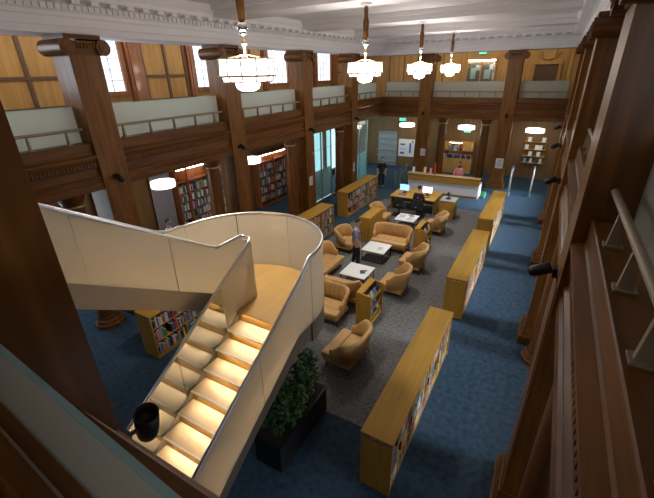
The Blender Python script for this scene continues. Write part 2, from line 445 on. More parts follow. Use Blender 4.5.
# ------------------------------------------------------------------ gallery balustrades
def balustrade(sd, a0, a1, label, rail=True, step=.80, grp='glass balustrades of the gallery', first=0.4, turn=0.0):
    o, out, al, L = SIDES[sd]
    base = o*1.0
    rot = {'left': -PI/2, 'right': PI/2, 'far': PI, 'near': 0}[sd]
    # local frame: x along, y towards the hall
    mid = (a0+a1)/2
    pos = Vector((mid, o.y, Z_LEDGE)) if sd in ('far', 'near') else Vector((o.x, mid, Z_LEDGE))
    hl = (a1-a0)/2
    t = thing('glass_balustrade', label, 'balustrade', pos, rot+turn, grp)
    p = MB().box(-hl, hl, -.331, -.319, .001, Z_GLASS-Z_LEDGE-.012); obj('glass_pane', p, M['frost'], t)
    e = MB().box(-hl, hl, -.331, -.319, Z_GLASS-Z_LEDGE-.012, Z_GLASS-Z_LEDGE); obj('polished_edge', e, M['glassedge'], t)
    if rail:
        r = thing('handrail', label.replace('glass balustrade panel', 'low handrail'), 'handrail', pos, rot, 'low handrails of the gallery')
        zr = Z_RAIL-Z_LEDGE
        b = MB().cyl((-hl+.02, -.11, zr), (hl-.02, -.11, zr), .034, n=12); obj('rail', b, M['rail'], r)
        x = -hl+first
        while x < hl-.1:
            b = MB().prism([(-.16,.001),(-.06,.001),(-.085,zr-.03),(-.135,zr-.03)], (x-.02,0,0), (0,1,0), (0,0,1), (.04,0,0))
            b.box(x-.06, x+.06, -.18, -.04, .001, .018)
            obj('bracket', b, M['rail'], r)
            x += step
names_l = ['before the first square column', 'between the first and second columns', 'between the second and third columns', 'between the third and fourth columns', 'between the fourth column and the far corner']
names_l = [n.replace('columns', 'window-side columns').replace('column ', 'window-side column ') for n in names_l]
edges = [1.05]+[v for y in LY for v in (y-.36, y+.36)]+[YF-.05]
for i in range(5):
    balustrade('left', edges[2*i], edges[2*i+1], 'glass balustrade panel of the gallery '+names_l[i])
edges = [.80]+[v for y in RY for v in (y-.36, y+.36)]+[YF-.05]
for i in range(5):
    balustrade('right', edges[2*i], edges[2*i+1], 'glass balustrade panel on the aisle side, '+('close to the camera' if i == 0 else 'past its %s column' % ordn[i-1]), step=.81, first=.5)
edges = [XL+.05]+[v for x in FX for v in (x-.36, x+.36)]+[XR-.05]
for i, n in enumerate(('near the window-side corner', 'above the reception counter', 'below the carved boss')):
    balustrade('far', edges[2*i], edges[2*i+1], 'glass balustrade panel of the far gallery, '+n)
balustrade('near', -1.64, XR-.02, 'glass balustrade panel close under the camera, ending at the dark column', rail=False, turn=R(-3.4))
# gallery-side capping behind the near glass
rm = Matrix.Rotation(R(-3.4), 3, 'Z'); rc = Vector((-.635, .53, 0))
for q, (ya, yb, za, zb, m_) in enumerate(((.158,.194,4.9,5.34,'dark_x'), (.150,.1575,4.9,5.345,'steel'), (.105,.1495,4.43,5.33,'col_x'))):
    b = MB().box(-1.64, .38, ya, yb, za, zb); b.v = [tuple(rm @ (Vector(v)-rc)+rc) for v in b.v]
    struct('trim_%d' % (90+q), b, M[m_])
b = MB()
for k in range(22): b.box(-1.28+.03*k, -1.266+.03*k, .265, .42, Z_LEDGE+.001, Z_LEDGE+.016)
b.box(-1.30, -.62, .262, .268, Z_LEDGE+.001, Z_LEDGE+.018); b.box(-1.30, -.62, .417, .423, Z_LEDGE+.001, Z_LEDGE+.018)
tag(obj('vent_grille', b, M['brass']), 'slatted pale vent grille lying on the ledge behind the glass close to the camera', 'vent')

# ------------------------------------------------------------------ staircase
NX0, NX1 = -4.06, -2.86                     # lower flight
Y0, Z0, RUN, RISE = 3.88, 2.58, .30, .184
st = thing('staircase', 'cream panelled staircase with glowing lit treads and a rounded landing', 'staircase', (-4.2, 3.0, 0))
so = Vector((-4.2, 3.0, 0))
def sobj(name, mb, m, parent=None, bevel=0):
    mb.v = [tuple(Vector(v)-so) for v in mb.v]
    return obj(name, mb, m, parent or st, bevel=bevel)
for k in range(1, 14):
    y, z = Y0-RUN*k, Z0-RISE*k
    t = sobj('tread', MB().box(NX0, NX1, y, y+RUN+.02, z-.028, z), M['tread'])
    sobj('nosing', MB().box(NX0+.01, NX1-.01, y-.002, y+.022, z+.0005, z+.003).box(NX0+.01, NX1-.01, y-.004, y-.0005, z-.02, z+.003), M['white_top'], t)
    sobj('riser', MB().box(NX0, NX1, y+RUN+.026, y+RUN+.04, z, z+RISE-.029), M['riser'], t)
    sobj('light_strip', MB().box(NX0+.10, NX1-.05, y+RUN+.016, y+RUN+.0235, z+RISE-.0315, z+RISE-.0285), M['led'], t)
for k in range(1, 11):
    y, z = Y0-RUN*k, Z0+RISE*k
    t = sobj('tread', MB().box(-5.52, -4.36, y, y+RUN+.03, z-.04, z), M['tread'])
    sobj('riser', MB().box(-5.52, -4.36, y+RUN+.0, y+RUN+.02, z-RISE, z-.041), M['riser'], t)
    sobj('light_strip', MB().box(-5.45, -4.42, y+RUN+.022, y+RUN+.03, z-.05, z-.0405), M['led_low'], t)
CX, CY, RO = -4.2, 4.30, 1.40
def arc(a0, a1, r, n):
    return [(CX+r*math.cos(a0+(a1-a0)*i/n), CY+r*math.sin(a0+(a1-a0)*i/n)) for i in range(n+1)]
pl = [(-5.54, 3.85), (-5.54, Y0), (-4.2, Y0), (NX1-.0, Y0)]
poly = [(CX+1.34, Y0), ] + arc(0, PI, 1.34, 28) + [(CX-1.34, Y0)]
lb = MB().prism(poly, (0,0,Z0-.028), (1,0,0), (0,1,0), (0,0,.028))
lb.prism([(CX+1.34, Y0+.045)]+arc(0, PI, 1.34, 28)+[(CX-1.34, Y0+.045)], (0,0,Z0-.16), (1,0,0), (0,1,0), (0,0,.1315))
sobj('landing', lb, M['landing'])

# curved panels round the landing
def curved(a0, a1, r0, r1, z0, z1, n=14):
    b = MB(); i_, o_ = arc(a0, a1, r0, n), arc(a0, a1, r1, n); b.sm = True
    def strip(p, q): b.add([Vector((*x, z)) for x, z in p]+[Vector((*x, z)) for x, z in q], [(i, i+1, len(p)+i+1, len(p)+i) for i in range(len(p)-1)])
    lo, hi = z0, z1
    strip([(x, lo) for x in i_], [(x, hi) for x in i_]); strip([(x, lo) for x in o_], [(x, hi) for x in o_])
    b.sm = False
    strip([(x, hi) for x in i_], [(x, hi) for x in o_]); strip([(x, lo) for x in i_], [(x, lo) for x in o_])
    for k in (0, -1): b.add([Vector((*i_[k], lo)), Vector((*o_[k], lo)), Vector((*o_[k], hi)), Vector((*i_[k], hi))], [(0,1,2,3)])
    return b
g = .006
for a0, a1 in ((0, 90), (90, 135), (135, 180)):
    sobj('balustrade_panel', curved(R(a0)+g, R(a1)-g, RO-.035, RO, Z0-.05, 3.70), M['cream'])
sobj('stringer', curved(0, PI, RO-.07, RO-.012, Z0-.46, Z0-.055, 40), M['stringer'])
def flat_panel(x, y0, y1, zb, zt, th=.035, kinks=()):
    ys = [y0]+sorted(k for k in kinks if y0+1e-3 < k < y1-1e-3)+[y1]
    pl = [(y, zb(y)) for y in ys]+[(y, zt(y)) for y in reversed(ys)]
    return MB().prism(pl, (x-th/2,0,0), (0,1,0), (0,0,1), (th,0,0))
SL = RISE/RUN
low_top = lambda y: min(3.70, 3.63+SL*(y-4.30))
low_bot = lambda y: min(Z0-.05, 2.0+SL*(y-3.01))
inn_bot = lambda y: min(Z0+.001, Z0-.06+SL*(y-Y0))
inn_top = lambda y: min(3.69, 3.60+SL*(y-4.30))
up_top = lambda y: 3.73 + max(0, .62*(3.85-y))
up_bot = lambda y: max(Z0+.001, up_top(y)-.85) if y < 3.80 else Z0+.001
def seg(name, x, cuts, zb, zt, m, th=.035, kinks=()):
    for a, c in zip(cuts[:-1], cuts[1:]): sobj(name, flat_panel(x, a+g, c-g, zb, zt, th, kinks), m)
KK = (4.0, 4.1, 4.2, 4.25, 4.415, 3.85, 3.8, 3.79, 3.9)
seg('balustrade_panel', -2.82, (-.05, 1.62, 2.95, 4.3), low_bot, low_top, M['cream'], kinks=KK)
seg('balustrade_panel', -4.10, (-.05, 1.55, 2.62, 3.62), inn_bot, inn_top, M['gloss'], kinks=KK)
seg('balustrade_panel', -4.10, (3.62, 4.45), inn_bot, inn_top, M['cream'], kinks=KK)
seg('balustrade_panel', -4.30, (.62, 1.9, 3.02, 4.45), up_bot, up_top, M['cream'], kinks=KK)
seg('balustrade_panel', -5.58, (.62, 2.02, 3.2, 4.3), lambda y: max(Z0-.13, up_top(y)-1.1), up_top, M['cream'], kinks=KK)
sobj('balustrade_panel', MB().box(-4.28, -4.12, 4.41, 4.445, Z0+.001, 3.69), M['cream'])
# stringers below the panels
sobj('stringer', flat_panel(-2.86, -.05, 4.28, lambda y: max(0.0, low_bot(y)-.34), lambda y: low_bot(y)-.004, .05, KK), M['stringer'])
sobj('stringer', flat_panel(-4.10, -.05, 3.9, lambda y: max(0.0, inn_bot(y)-.36), lambda y: inn_bot(y)-.004, .05, KK), M['stringer'])
sobj('stringer', flat_panel(-4.34, .62, 3.78, lambda y: up_bot(y)-.36, lambda y: up_bot(y)-.012, .04), M['landing_edge'])
sobj('stringer', flat_panel(-5.56, .62, 3.9, lambda y: max(2.2, up_top(y)-1.45), lambda y: up_top(y)-1.104, .06), M['stringer'])
sobj('soffit', MB().prism([(.62, up_bot(.62)-.37),(3.78, up_bot(3.78)-.37),(3.78, up_bot(3.78)-.35),(.62, up_bot(.62)-.35)], (-5.53,0,0), (0,1,0), (0,0,1), (1.18,0,0)), M['cream'])
sobj('soffit', MB().prism([(-.05, .02),(.55,.02),(3.88, Z0-.42),(3.88, Z0-.40),(.5, .06),(-.05,.06)], (-4.05,0,0), (0,1,0), (0,0,1), (1.16,0,0)), M['stringer'])
sobj('support_post', MB().cyl((-4.2, 4.6, 0), (-4.2, 4.6, Z0-.165), .09, n=20), M['black'])
# handrails
hr = []
y = -.05
while y < 4.29: hr.append((-2.82, y, low_top(y)+.02)); y += .31
hr += [(*p, 3.725) for p in arc(0, PI, RO-.017, 32)]
y = 4.2
while y > .62: hr.append((-5.58, y, up_top(y)+.02)); y -= .25
sobj('handrail', MB().tube(hr, .026, n=8), M['steel'])
hr = []
y = -.05
while y < 4.43: hr.append((-4.10, y, inn_top(y)+.02)); y += .1
hr += [(-4.12, 4.45, 3.715), (-4.2, 4.47, 3.72), (-4.28, 4.45, 3.735)]
y = 4.4
while y > .62: hr.append((-4.30, y, up_top(y)+.02)); y -= .1
sobj('handrail', MB().tube(hr, .024, n=8), M['steel'])

# ------------------------------------------------------------------ spotlights on the columns
def spot_parts(t):
    b = MB().box(-.045, .045, .001, .05, -.06, .06); b.cyl((0,.05,0), (0,.13,-.005), .016); b.v = [(v[0], v[1]+.014, v[2]) for v in b.v]; obj('bracket', b, M['black'], t)
    h = MB().lathe([(.02,-.12),(.055,-.115),(.068,-.06),(.07,.12),(.062,.125),(.055,.06),(.0001,.05)], n=20)
    mt = Matrix.Rotation(R(62), 3, 'X')
    h.v = [tuple(mt @ Vector(v) + Vector((0,.2,-.01))) for v in h.v]
    obj('lamp_head', h, M['black'], t)
sp = None
def spot(x, y, z, rz, label):
    global sp
    if sp is None: sp = thing('spotlight', label, 'spotlight', (x,y,z), rz, 'black column spotlights'); spot_parts(sp)
    else: dup(sp, (x,y,z), rz, label)
for i, y in enumerate(LY): spot(XL, y-.05, 4.0, -PI/2, 'small black spotlight on the %s window-side column past the staircase' % ordn[i])
for i, y in enumerate(RY): spot(XR, y, 4.05, PI/2, 'black spotlight on the %s column of the aisle side' % ordn[i])
spot(FX[0], YF, 4.0, PI, 'small black spotlight on the far column beside the desk')
spot(FX[1], YF, 4.0, PI, 'small black spotlight on the far column with the notice')
t = thing('spotlight', 'black cylinder spotlight seen from above against the stair, mounted below the near ledge', 'spotlight', (-1.75, YN, 4.40), 0, 'black column spotlights')
b = MB().box(-.05,.05,.001,.05,-.07,.07); b.cyl((0,.05,0),(0,.12,0),.012); obj('bracket', b, M['black'], t)
h = MB().lathe([(.03,-.15),(.062,-.145),(.068,-.09),(.07,.09),(.063,.095),(.058,.03),(.0001,.02)], n=24)
mt = Matrix.Rotation(R(20), 3, 'Y') @ Matrix.Rotation(R(4), 3, 'X'); h.v = [tuple(mt @ Vector(v) + Vector((0,.175,0))) for v in h.v]
obj('lamp_head', h, M['black'], t)

# ------------------------------------------------------------------ pendant lamps
def lantern_parts(t):
    def ring(r0, z0, r1, z1, n=12): return MB().lathe([(r0,z0),(r1,z1)], n=n, smooth=False)
    b = MB().lathe([(.12,1.72),(.14,1.70),(.05,1.66)], n=20); obj('ceiling_rose', b, M['white'], t)
    b = MB().lathe([(.025,1.67),(.055,1.60),(.045,1.45),(.075,1.32),(.065,1.15),(.07,.99),(.04,.96)], n=14); obj('tassel_rod', b, M['dark_z'], t)
    b = MB().ball((0,0,.88), .088, n=16); b.lathe([(.05,.80),(.07,.79),(.02,.77)], n=14); obj('ball', b, M['chrome'], t)
    b = MB().lathe([(.02,.79),(.02,.70),(.045,.67),(.045,.64),(.02,.62),(.018,.46)], n=12)
    for k in range(6):
        a = k*PI/3; b.cyl((.02*math.cos(a),.02*math.sin(a),.50), (.40*math.cos(a),.40*math.sin(a),.435), .006, n=6)
    obj('stem', b, M['brass'], t)
    d = MB()
    for k in range(12):
        a0, a1 = 2*PI*k/12+.012, 2*PI*(k+1)/12-.012
        for ra, za, rb, zb in ((.43,.425,.445,.20), (.415,.185,.39,.115)):
            P = lambda r, a, z: Vector((r*math.cos(a), r*math.sin(a), z))
            d.add([P(ra,a0,za),P(ra,a1,za),P(rb,a1,zb),P(rb,a0,zb)], [(0,1,2,3)])
    d.lathe([(.385,.108),(.20,.10)], n=24)
    sh = obj('shade', d, M['lamp'], t)
    b = MB().lathe([(.20,.098),(.195,.05),(.17,.0),(.10,-.03),(.0001,-.04)], n=24); obj('bowl', b, M['lamp'], sh)
    f = MB()
    for r, z in ((.435,.44), (.452,.195), (.415,.185), (.392,.108)): f.tube([(r*math.cos(2*PI*k/36), r*math.sin(2*PI*k/36), z) for k in range(37)], .011, n=6)
    for k in range(12):
        a = 2*PI*k/12
        f.tube([(.435*math.cos(a),.435*math.sin(a),.44),(.452*math.cos(a),.452*math.sin(a),.195),(.418*math.cos(a),.418*math.sin(a),.18),(.392*math.cos(a),.392*math.sin(a),.108)], .011, n=5)
    obj('rib', f, M['brass'], sh)
lp = None
for i, y in enumerate((5.2, 9.8, 14.45, 19.0, .6)):
    lab = ['lit tiered glass lantern hanging over the staircase, largest of the row', 'lit tiered glass lantern, second of the row counted from the staircase', 'lit tiered glass lantern, third of the row counted from the staircase',
           'lit tiered glass lantern, smallest of the row near the far wall', 'lit tiered glass lantern hanging behind the close dark column'][i]
    if i == 4: continue
    if lp is None: lp = thing('pendant_lantern', lab, 'lamp', (-4.45, y, 6.04), 0, 'lantern pendants of the hall'); lantern_parts(lp)
    else: dup(lp, (-4.45, y, 6.04), 0, lab)
def disc_parts(t, zt):
    d = MB().lathe([(.02,.0),(.37,.0),(.38,.01),(.38,.19),(.37,.20),(.35,.20),(.35,.02)], n=36); obj('shade', d, M['disc'], t)
    c = MB().cyl((0,0,.38), (0,0,zt), .008, n=6)
    for k in range(3):
        a = 2*PI*k/3; c.cyl((.36*math.cos(a),.36*math.sin(a),.20), (0,0,.38), .004, n=5)
    obj('cable', c, M['black'], t)
dp = None
for x, y, lab in ((-10.7, 7.8, 'lit white drum lamp hanging in the window-side aisle behind the stair handrail'), (-10.45, 11.95, 'lit white drum lamp in front of the tall red bookshelves with the red volumes'),
                  (-8.25, 25.0, 'lit white drum lamp in the far opening above the blue and white poster'), (-4.5, 25.0, 'lit white drum lamp above the lit oak cabinet behind the reception counter'),
                  (-.76, 25.0, 'lit white drum lamp above the display shelves beyond the security gates'),
                  (2.0, 7.0, 'lit white drum lamp in the aisle opposite, past its first column'), (2.0, 11.6, 'lit white drum lamp in the aisle opposite, past its second column'), (2.0, 16.2, 'lit white drum lamp in the aisle opposite, past its third column')):
    if dp is None: dp = thing('drum_pendant', lab, 'lamp', (x,y,2.97), 0, 'drum lamps of the aisles'); disc_parts(dp, 3.779-2.97)
    else:
        q = dup(dp, (x,y,2.97), 0, lab)
        if y > 24: q.scale = (1.28, 1.28, 1.0)

# ------------------------------------------------------------------ bookcases and books
BOOKS = []      # (loc, rz, thickness, height, depth, label, facing normal)
COLS = [('white',(0.70,0.68,0.64)),('cream',(0.60,0.50,0.34)),('red',(0.42,0.04,0.035)),('navy',(0.03,0.05,0.20)),('azure',(0.15,0.32,0.55)),('black',(0.018,0.018,0.02)),
        ('grey',(0.28,0.28,0.30)),('green',(0.04,0.20,0.09)),('orange',(0.62,0.20,0.03)),('purple',(0.17,0.06,0.22)),('brown',(0.16,0.07,0.03)),('pink',(0.60,0.22,0.28)),('teal',(0.03,0.25,0.28)),('yellow',(0.62,0.45,0.06))]
for n, c in COLS: M['book_'+n] = mat('book cover '+n, (*c, 1), 0.5)
def ordinal(n):
    return '%d%s' % (n, 'th' if 10 <= n % 100 <= 20 else {1:'st',2:'nd',3:'rd'}.get(n % 10, 'th'))
def fill(x, y0, y1, z, hmax, depth, face, what, weights=None, tmin=.028, tmax=.055, gap=.06):
    """a row of books along y, spines at x facing +x (face=1) or -x"""
    y = y0+.012; n = 0
    while True:
        th = random.uniform(tmin, tmax)
        if y+th > y1-.01: break
        if random.random() < gap: y += random.uniform(.03, .14); continue
        n += 1
        h = min(hmax-.03, random.choice((.20,.22,.235,.25,.27,.29)))
        c = random.choices(range(len(COLS)), weights)[0]
        BOOKS.append(((x, y+th/2, z+.0008), 0 if face > 0 else PI, round(th*200)/200, round(h, 3), depth, c, '%s book %s from the %s' % (COLS[c][0], ordinal(n), what), Vector((face,0,0))))
        y += th+.0035
def low_bookcase(x0, x1, y0, y1, label, what, both=False, H=1.22, sections=4, end='near end'):
    """top, ends, plinth, spine panel, shelves and dividers; books face +x"""
    xm, ym, L, W = (x0+x1)/2, (y0+y1)/2, y1-y0, x1-x0
    t = thing('low_bookcase', label, 'bookcase', (xm, ym, 0.0065), 0, 'low oak bookcases')
    hw, hl = W/2, L/2
    obj('top', MB().box(-hw, hw, -hl, hl, H-.045, H), M['oak_y'], t, bevel=.004)
    for s in (-1, 1):
        e = obj('end_panel', MB().box(-hw+.01, hw-.01, s*(hl-.005), s*(hl-.04), 0, H-.0455), M['oak_z'], t)
        tb = MB()
        for k in range(4): tb.box(-hw+.03+k*W/4, -hw+.03+k*W/4+.09, s*(hl-.004), s*(hl+.004), H-.075, H-.05)
        obj('metal_clip', tb, M['steel'], e)
    obj('plinth', MB().box(-hw+.03, hw-.03, -hl+.04, hl-.04, 0, .09), M['oak_y'], t)
    obj('spine_panel', MB().box(-.012, .012, -hl+.04, hl-.04, .09, H-.0455), M['oak_z'], t)
    zs = [.09, .09+.37, .09+.74]
    for z in zs: obj('shelf', MB().box(-hw+.015, hw-.015, -hl+.041, hl-.041, z+.0005, z+.022), M['oak_y'], t)
    sec = L/sections
    for k in range(1, sections):
        for z in zs: pass
        obj('divider', MB().box(-hw+.02, hw-.02, -hl+k*sec-.012, -hl+k*sec+.012, .1125, H-.046), M['oak_z'], t)
    for zi, z in enumerate(zs):
        for k in range(sections):
            a, c = y0+k*sec+(.042 if k == 0 else .014), y0+(k+1)*sec-(.042 if k == sections-1 else .014)
            fill(x1-.21, a, c, z+.0225+.0065, .33, .18, 1, '%s of section %s, %s shelf, %s' % (end, 'one two three four five'.split()[k], ('bottom','middle','top')[zi], what))
            if both: fill(x0+.21, a, c, z+.0225+.0065, .33, .18, -1, 'window-facing side')
    return t
low_bookcase(-1.66, -1.12, 3.75, 7.64, 'long low oak bookcase nearest the planter, books on its aisle side', 'long bookcase by planter', True)
low_bookcase(-1.68, -1.12, 9.22, 13.05, 'long low oak bookcase in the middle of the aisle-side row', 'middle aisle-side bookcase', True)
low_bookcase(-1.72, -1.16, 14.25, 18.28, 'long low oak bookcase at the security gate end of the aisle-side row', 'gate-end bookcase', True)
low_bookcase(-8.15, -7.57, 15.05, 18.62, 'low oak bookcase in front of the glazed bays, end nearest the standing visitor', 'bookcase by glazed bays', sections=3)
low_bookcase(-7.95, -7.32, 9.4, 13.25, 'low oak bookcase half hidden by the rounded stair landing', 'bookcase behind landing')
low_bookcase(-7.75, -7.20, 4.15, 7.9, 'low oak bookcase standing under the upper stair flight', 'bookcase under stair')

def tall_bookcase(y0, y1, H, label, what, shelves, weights=None):
    x0, x1 = WL+.003, -12.12
    t = thing('tall_bookcase', label, 'bookcase', ((x0+x1)/2, (y0+y1)/2, 0), 0, 'tall reddish wall bookcases')
    hw, hl = (x1-x0)/2, (y1-y0)/2
    for s in (-1, 1): obj('side_panel', MB().box(-hw, hw, s*(hl-.002), s*(hl-.04), 0, H), M['red_z'], t)
    obj('top', MB().box(-hw, hw+.03, -hl+.002, hl-.002, H+.0005, H+.08), M['red_y'], t)
    obj('back_panel', MB().box(-hw, -hw+.015, -hl+.041, hl-.041, 0, H), M['red_z'], t)
    obj('plinth', MB().box(-hw+.016, hw-.02, -hl+.041, hl-.041, 0, .12), M['red_y'], t)
    obj('light_strip', MB().box(hw+.005, hw+.029, -hl+.06, hl-.06, H-.03, H-.001), M['shelf_led'], t)
    for z in shelves:
        obj('shelf', MB().box(-hw+.016, hw-.005, -hl+.041, hl-.041, z-.022, z), M['red_y'], t)
        if z < 2.2:
            fill(-12.34, y0+.045, y1-.045, z+.0005, .33, .2, 1, 'near end of %s shelf, %s' % (('lowest','second','third','fourth','fifth','sixth','seventh')[shelves.index(z)], what), weights, .03, .06, .08)
S1 = [.26,.62,.98,1.34,1.70,2.06,2.5]
W2 = [6,3,1.5,2,3,1.2,2,1,.6,.6,.5,.6,1,.4]
for i, (a, c, w) in enumerate(((9.43,9.95,'first'),(9.97,11.25,'second'),(11.27,12.55,'third'))):
    tall_bookcase(a, c, 3.0, 'tall reddish oak bookcase behind the stair rail, %s from the drum lamp' % w, '%s unit behind stair rail' % w, S1, W2)
S2 = [.31,.74,1.16,1.57,1.90,2.3]
W3 = [5,3,4,1.5,2,1.2,2,1,1,.6,.5,.8,1,.4]
for i, (a, c, w) in enumerate(((14.3,15.55,'first'),(15.57,16.82,'second'),(16.84,18.09,'third'))):
    tall_bookcase(a, c, 2.65, 'tall reddish oak bookcase seen between the second and third square columns, %s unit' % w, '%s unit between square columns' % w, S2, W3)

# ------------------------------------------------------------------ lounge seating
def tub(t, w, d=.80, hb=.88, ha=.60, legs=True):
    """tub seat facing +y: wrap-round shell, cushion, base and four legs"""
    hw, r, th = w/2, .30, .085
    # plan path of the shell, from the arm on +x round the back to the arm on -x
    path = [(hw-th/2, d/2-.24), (hw-th/2, d/2-.32), (hw-th/2, 0)]
    cx, cy = hw-th/2-r, -d/2+th/2+r
    path += [(cx+r*math.cos(-a), cy+r*math.sin(-a)) for a in [R(v) for v in range(0, 91, 15)]]
    path += [(x, y) for x, y in [(-px, py) for px, py in reversed(path)]]
    # heights: low at the arms, high at the back
    L = [0]
    for a, c in zip(path[:-1], path[1:]): L.append(L[-1]+math.dist(a, c))
    tot = L[-1]; b = MB(); b.sm = True; rows = []
    for i, (x, y) in enumerate(path):
        p0, p1 = path[max(0, i-1)], path[min(len(path)-1, i+1)]
        tx, ty = p1[0]-p0[0], p1[1]-p0[1]; n_ = math.hypot(tx, ty); nx, ny = ty/n_, -tx/n_
        if nx*x+ny*(y+.01) < 0: nx, ny = -nx, -ny
        k = max(0, min(1, (d/2-.24-y)/(d-.42))); k = max(0, min(1, (k-.1)/.8)); k = k*k*(3-2*k)
        h = ha+(hb-ha)*k; fl = .015+.08*k
        ring = []
        for o_, z in ((th/2-.03,.24),(th/2+fl*.5,(h+.24)/2),(th/2+fl,h-.03),(fl+.01,h),(fl-.03,h),(-th/2+fl*.8,h-.04),(-th/2+fl*.35,(h+.35)/2),(-th/2,.24)):
            ring.append(Vector((x+nx*o_, y+ny*o_, z)))
        rows.append(ring)
    m = len(rows[0])
    b.add([v for r_ in rows for v in r_], [(i*m+k, i*m+(k+1) % m, (i+1)*m+(k+1) % m, (i+1)*m+k) for i in range(len(rows)-1) for k in range(m)])
    b.sm = False
    b.add(rows[0], [tuple(range(m))]); b.add(rows[-1], [tuple(range(m))])
    obj('backrest', b, M['leather'], t)
    sm_ = MB(); n_s = max(3, int(w/.2))
    for q in range(1, n_s):
        xx = -hw+.2+(w-.4)*q/n_s; sm_.tube([(xx, -d/2+th+.003, .44), (xx, -d/2+th-.030, .64), (xx, -d/2+th-.055, hb-.06)], .006, n=5)
    obj('seam', sm_, M['leather_seam'], t)
    s = MB().box(-hw+th+.004, hw-th-.004, -d/2+th+.02, d/2-.255, .27, .43).box(-hw+.015, hw-.015, d/2-.255, d/2+.02, .27, .43); obj('seat', s, M['leather'], t, bevel=.035)
    s = MB().box(-hw+th/2, hw-th/2, -d/2+.06, d/2-.03, .17, .268); obj('base', s, M['leather'], t, bevel=.01)
    for sx in (-1, 1):
        for sy in (-1, 1):
            l = MB().cyl((sx*(hw-.06), sy*(d/2-.07), .0), (sx*(hw-.11), sy*(d/2-.12), .214), .014, .026, n=10); obj('leg', l, M['leg'], t)
ac = None
GA = 'tan leather armchairs'
for x, y, rz, lab in ((-3.27, 9.78, PI/2, 'tan leather tub armchair beside the leaflet stand, facing the nearer white table'),
                      (-3.25, 11.5, PI/2, 'tan leather tub armchair facing the second white table, loveseat behind it to the far side'),
                      (-3.45, 15.15, PI/2, 'tan leather tub armchair next to the far leaflet stand, by the oak cabinet'),
                      (-6.02, 11.9, -PI/2, 'tan leather armchair directly behind the standing man in blue-grey'),
                      (-5.98, 15.1, -PI/2, 'tan leather armchair beside the bookcase, facing the table with papers')):
    if ac is None: ac = thing('armchair', lab, 'armchair', (x,y,.0065), rz, GA); tub(ac, .86, .76)
    else: dup(ac, (x,y,.0065), rz, lab)
ls = None
for x, y, rz, lab in ((-4.66, 7.65, PI, 'tan leather loveseat half hidden by the stair landing, facing the camera'),
                      (-4.66, 8.69, 0, 'tan leather loveseat back to back with the one by the landing, facing the nearer table'),
                      (-4.53, 12.72, PI, 'tan leather loveseat beyond the second white table, facing the camera'),
                      (-5.85, 9.85, -PI/2, 'tan leather loveseat beside the rounded landing, side on to the nearer table')):
    if ls is None: ls = thing('loveseat', lab, 'sofa', (x,y,.0065), rz, 'tan leather loveseats'); tub(ls, 1.42, hb=.88)
    else: dup(ls, (x,y,.0065), rz, lab)

wc = thing('armchair', 'wide tan leather tub chair closest to the planter, its curved back to the long bookcase', 'armchair', (-3.18,6.34,.0065), PI/2-.06, GA); tub(wc, 1.08, .80)
def ctable(t):
    obj('table_top', MB().box(-.435,.435,-.435,.435,.42,.45), M['white_top'], t, bevel=.004)
    f = MB()
    for a in (-.40,.40):
        f.box(-.41,.41,a-.012,a+.012,.395,.4195); f.box(a-.012,a+.012,-.388,.388,.395,.4195)
        f.box(-.388,.388,a-.01,a+.01,.02,.042); f.box(a-.01,a+.01,-.388,.388,.02,.042)
    obj('frame', f, M['black'], t)
    for sx in (-1,1):
        for sy in (-1,1): obj('leg', MB().box(sx*.40-.012,sx*.40+.012,sy*.40-.012,sy*.40+.012,0,.394), M['black'], t)
ct = None
for x, y, lab in ((-4.55, 9.75, 'square white coffee table with a dark booklet on it, nearer to the staircase'), (-4.69, 11.68, 'square white coffee table in front of the standing man, loose sheet on it'), (-4.73, 15.15, 'square white coffee table covered with newspapers, by the black office chairs')):
    if ct is None: ct = thing('coffee_table', lab, 'table', (x,y,.0065), 0, 'square white coffee tables'); ctable(ct)
    else: dup(ct, (x,y,.0065), 0, lab)
def sheet(x, y, z, w, h, rz, m, label, cat='paper', name='magazine', t=.006, ink=True):
    o = MB().box(-w/2,w/2,-h/2,h/2,0,t)
    o = obj(name, o, M[m], None, (x,y,z), rz); tag(o, label, cat)
    if ink:
        b = MB()
        for k in range(4): b.box(-w*.38,w*.38*(1 if k % 2 else .6),-h*.34+k*h*.2,-h*.34+k*h*.2+h*.07,t+.0003,t+.0012)
        obj('printing', b, M['ink'], o)
    return o
TT = .4572
sheet(-4.36, 9.72, TT, .16, .22, .5, 'book_navy', 'dark booklet with a red corner lying on the nearer white table', 'booklet', 'booklet', ink=False)
sheet(-4.30, 9.83, TT, .09, .10, .3, 'red', 'small red card beside the dark booklet on the nearer white table', 'card', 'card', ink=False)
sheet(-4.52, 11.62, TT, .21, .29, .2, 'paper', 'loose printed sheet on the white table in front of the standing man')
sheet(-4.95, 15.25, TT, .30, .40, .1, 'paper', 'open newspaper on the far white table, window side', 'newspaper', 'newspaper')
sheet(-4.55, 15.02, TT, .30, .40, -.25, 'paper', 'open newspaper on the far white table, bookcase side', 'newspaper', 'newspaper')
sheet(-4.60, 15.42, TT, .20, .28, .6, 'book_grey', 'grey magazine between the newspapers on the far white table')

